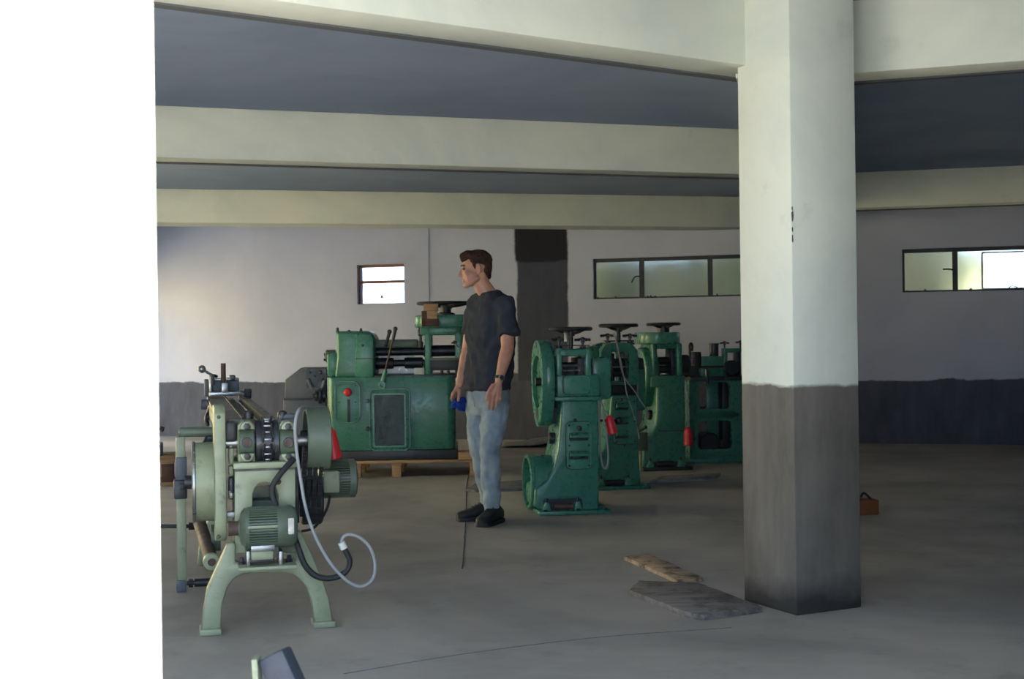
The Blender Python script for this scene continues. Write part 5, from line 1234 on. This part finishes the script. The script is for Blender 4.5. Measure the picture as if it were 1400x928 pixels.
    for s_ in (1, -1):
        MB().ball(H(0.0785, s_ * 0.031, 0.004), 0.0105, n=12).build('eye', M['eye'], t)
        MB().tube([H(0.090, s_ * 0.012, 0.022), H(0.092, s_ * 0.03, 0.027), H(0.078, s_ * 0.05, 0.022)], 0.0048, 6).build('eyebrow', M['hair'], t)
    # hair: short crop with a fringe swept forward
    h = MB()
    ell(h, H(-0.022, 0, 0.052), ax, (0.092, 0.080, 0.076)); ell(h, H(-0.062, 0, 0.012), ax, (0.048, 0.066, 0.070)); ell(h, H(-0.070, 0, -0.035), ax, (0.030, 0.05, 0.045))
    ell(h, H(0.040, 0, 0.088), ax, (0.060, 0.060, 0.036)); caps(h, H(0.074, -0.04, 0.066), H(0.074, 0.04, 0.070), 0.017, 0.017); caps(h, H(0.062, 0, 0.098), H(0.084, 0, 0.068), 0.018, 0.013)
    for s_ in (1, -1): caps(h, H(0.016, s_ * 0.067, 0.045), H(0.010, s_ * 0.0705, 0.004), 0.016, 0.008)
    fused(h, 'hair', M['hair'], t, 0.0045, 2, 0.010, 0.02, 1)
    # T-shirt
    s = MB(); S = lambda px, py, hw, hd, d=0.0: (P(px, py, d), ldir, fdir, hw, hd)
    loft(s, [S(668, 398, 0.070, 0.064, 0.01), S(669, 405, 0.135, 0.085, 0.01), S(670, 413, 0.195, 0.102), S(671, 426, 0.205, 0.118), S(671, 450, 0.198, 0.128), S(670, 480, 0.186, 0.124), S(668.5, 508, 0.186, 0.122), S(667.5, 527, 0.192, 0.125), S(667, 533, 0.188, 0.122)])
    for a_, bb in ((P(690, 417, -0.145), P(695, 459, -0.195)), (P(651, 416, 0.155), P(645, 456, 0.17))): caps(s, a_, a_.lerp(bb, 0.5), 0.068, 0.068); s.cyl(a_.lerp(bb, 0.3), bb, 0.066, 0.070, n=20)
    tee = fused(s, 'tshirt', M['tee'], t, 0.0075, 3, 0.040, 0.085, 1)
    MB().tube([nb + ldir * (0.064 * math.cos(k)) + fdir * (0.062 * math.sin(k) + 0.006) + ZA * (0.012 - 0.022 * math.sin(k)) for k in [i * math.pi / 8 for i in range(17)]], 0.0075, 8).build('collar', M['tee'], tee)
    # jeans
    j = MB()
    loft(j, [S(667, 524, 0.165, 0.105), S(667, 540, 0.172, 0.112), S(666, 556, 0.170, 0.112), S(666, 568, 0.13, 0.09)])
    hipn, hipf = P(677, 552, -0.075), P(655.5, 552, 0.065)
    chain(j, [(hipn, 0.096), (P(674.5, 582, -0.085), 0.086), (P(669.5, 616, -0.095), 0.069), (P(671, 650, -0.075), 0.066), (P(671.5, 680, -0.05), 0.060), (P(672, 693, -0.045), 0.058)])
    chain(j, [(hipf, 0.094), (P(654.5, 580, 0.035), 0.082), (P(655.5, 610, 0.01), 0.066), (P(662, 650, 0.07), 0.061), (P(668, 684, 0.13), 0.054)])
    jeans = fused(j, 'jeans', M['denim'], t, 0.0075, 3, 0.026, 0.07, 1)
    MB().tube([P(645, 538, -0.115), P(648, 548, -0.135), P(649, 556, -0.13)], 0.004, 6).build('pocket_seam', M['denim'], jeans)
    # shoes
    for (hp, hd_), dr in (((677, 712), -0.03), Vector((-0.42, -0.9, 0))), (((668, 706), 0.14), Vector((-0.93, -0.36, 0))):
        dr.normalize(); sd = Vector((-dr.y, dr.x, 0)); base = P(*hp, hd_); base.z = 0
        up = MB(); pr = [(-0.075, 0.022, 0.05), (-0.068, 0.034, 0.075), (-0.03, 0.040, 0.098), (0.02, 0.041, 0.105), (0.07, 0.045, 0.088), (0.12, 0.050, 0.066), (0.17, 0.049, 0.052), (0.205, 0.040, 0.044), (0.222, 0.020, 0.032)]
        loft(up, [(base + dr * x + ZA * (0.018 + hh * 0.5), sd, ZA, w_, hh * 0.5) for x, w_, hh in pr], 20, 2.8)
        sh_ = up.build('shoe', M['shoe'], t)
        so = MB(); n = 22; pts = []
        for side in (1, -1):
            seq = pr if side == 1 else pr[::-1]
            pts += [base + dr * x + sd * (side * (w_ + 0.006)) for x, w_, hh in seq]
        so.prism([(p.x, p.y) for p in pts], 0.0, 0.026, bev=0.004, plane='xy'); so.build('sole', M['rubber'], sh_)
        for k in range(4):
            c_ = base + dr * (0.045 + 0.022 * k) + ZA * (0.118 - 0.0095 * k); MB().tube([c_ - sd * 0.022, c_ + ZA * 0.004, c_ + sd * 0.022], 0.0035, 6).build('lace', M['rubber'], sh_)
    # wrist watch
    axw = (wr - el).normalized(); cw = wr - axw * 0.012
    wt = MB().pipe(cw - axw * 0.010, cw + axw * 0.010, 0.0325, 0.029, 24, 0.002).build('watch_strap', M['rubber'], t)
    nrm = Vector((0.35, -0.93, 0.1)).normalized(); MB().cyl(cw + nrm * 0.028, cw + nrm * 0.041, 0.019, n=20, bev=0.003).build('watch_case', M['steel'], wt); MB().cyl(cw + nrm * 0.041, cw + nrm * 0.0425, 0.014, n=18).build('watch_dial', M['rubber'], wt)
    # the blue cloth in his hand: a thing of its own
    c = fr.o + P(627, 551, 0.075)
    g = MB(); ell(g, (0, 0, 0), (XA, YA, ZA), (0.046, 0.045, 0.042)); ell(g, (0.022, 0.012, -0.022), (XA, YA, ZA), (0.034, 0.04, 0.034)); ell(g, (-0.026, -0.004, -0.008), (XA, YA, ZA), (0.026, 0.036, 0.034)); ell(g, (0.03, 0.0, 0.016), (XA, YA, ZA), (0.026, 0.03, 0.022))
    cl = fused(g, 'cloth', M['cap_blue'], None, 0.005, 2, 0.030, 0.03, 1); cl.location = c
    tag(cl, 'crumpled bright blue cloth held in the hand of the standing person', 'cloth')
man()
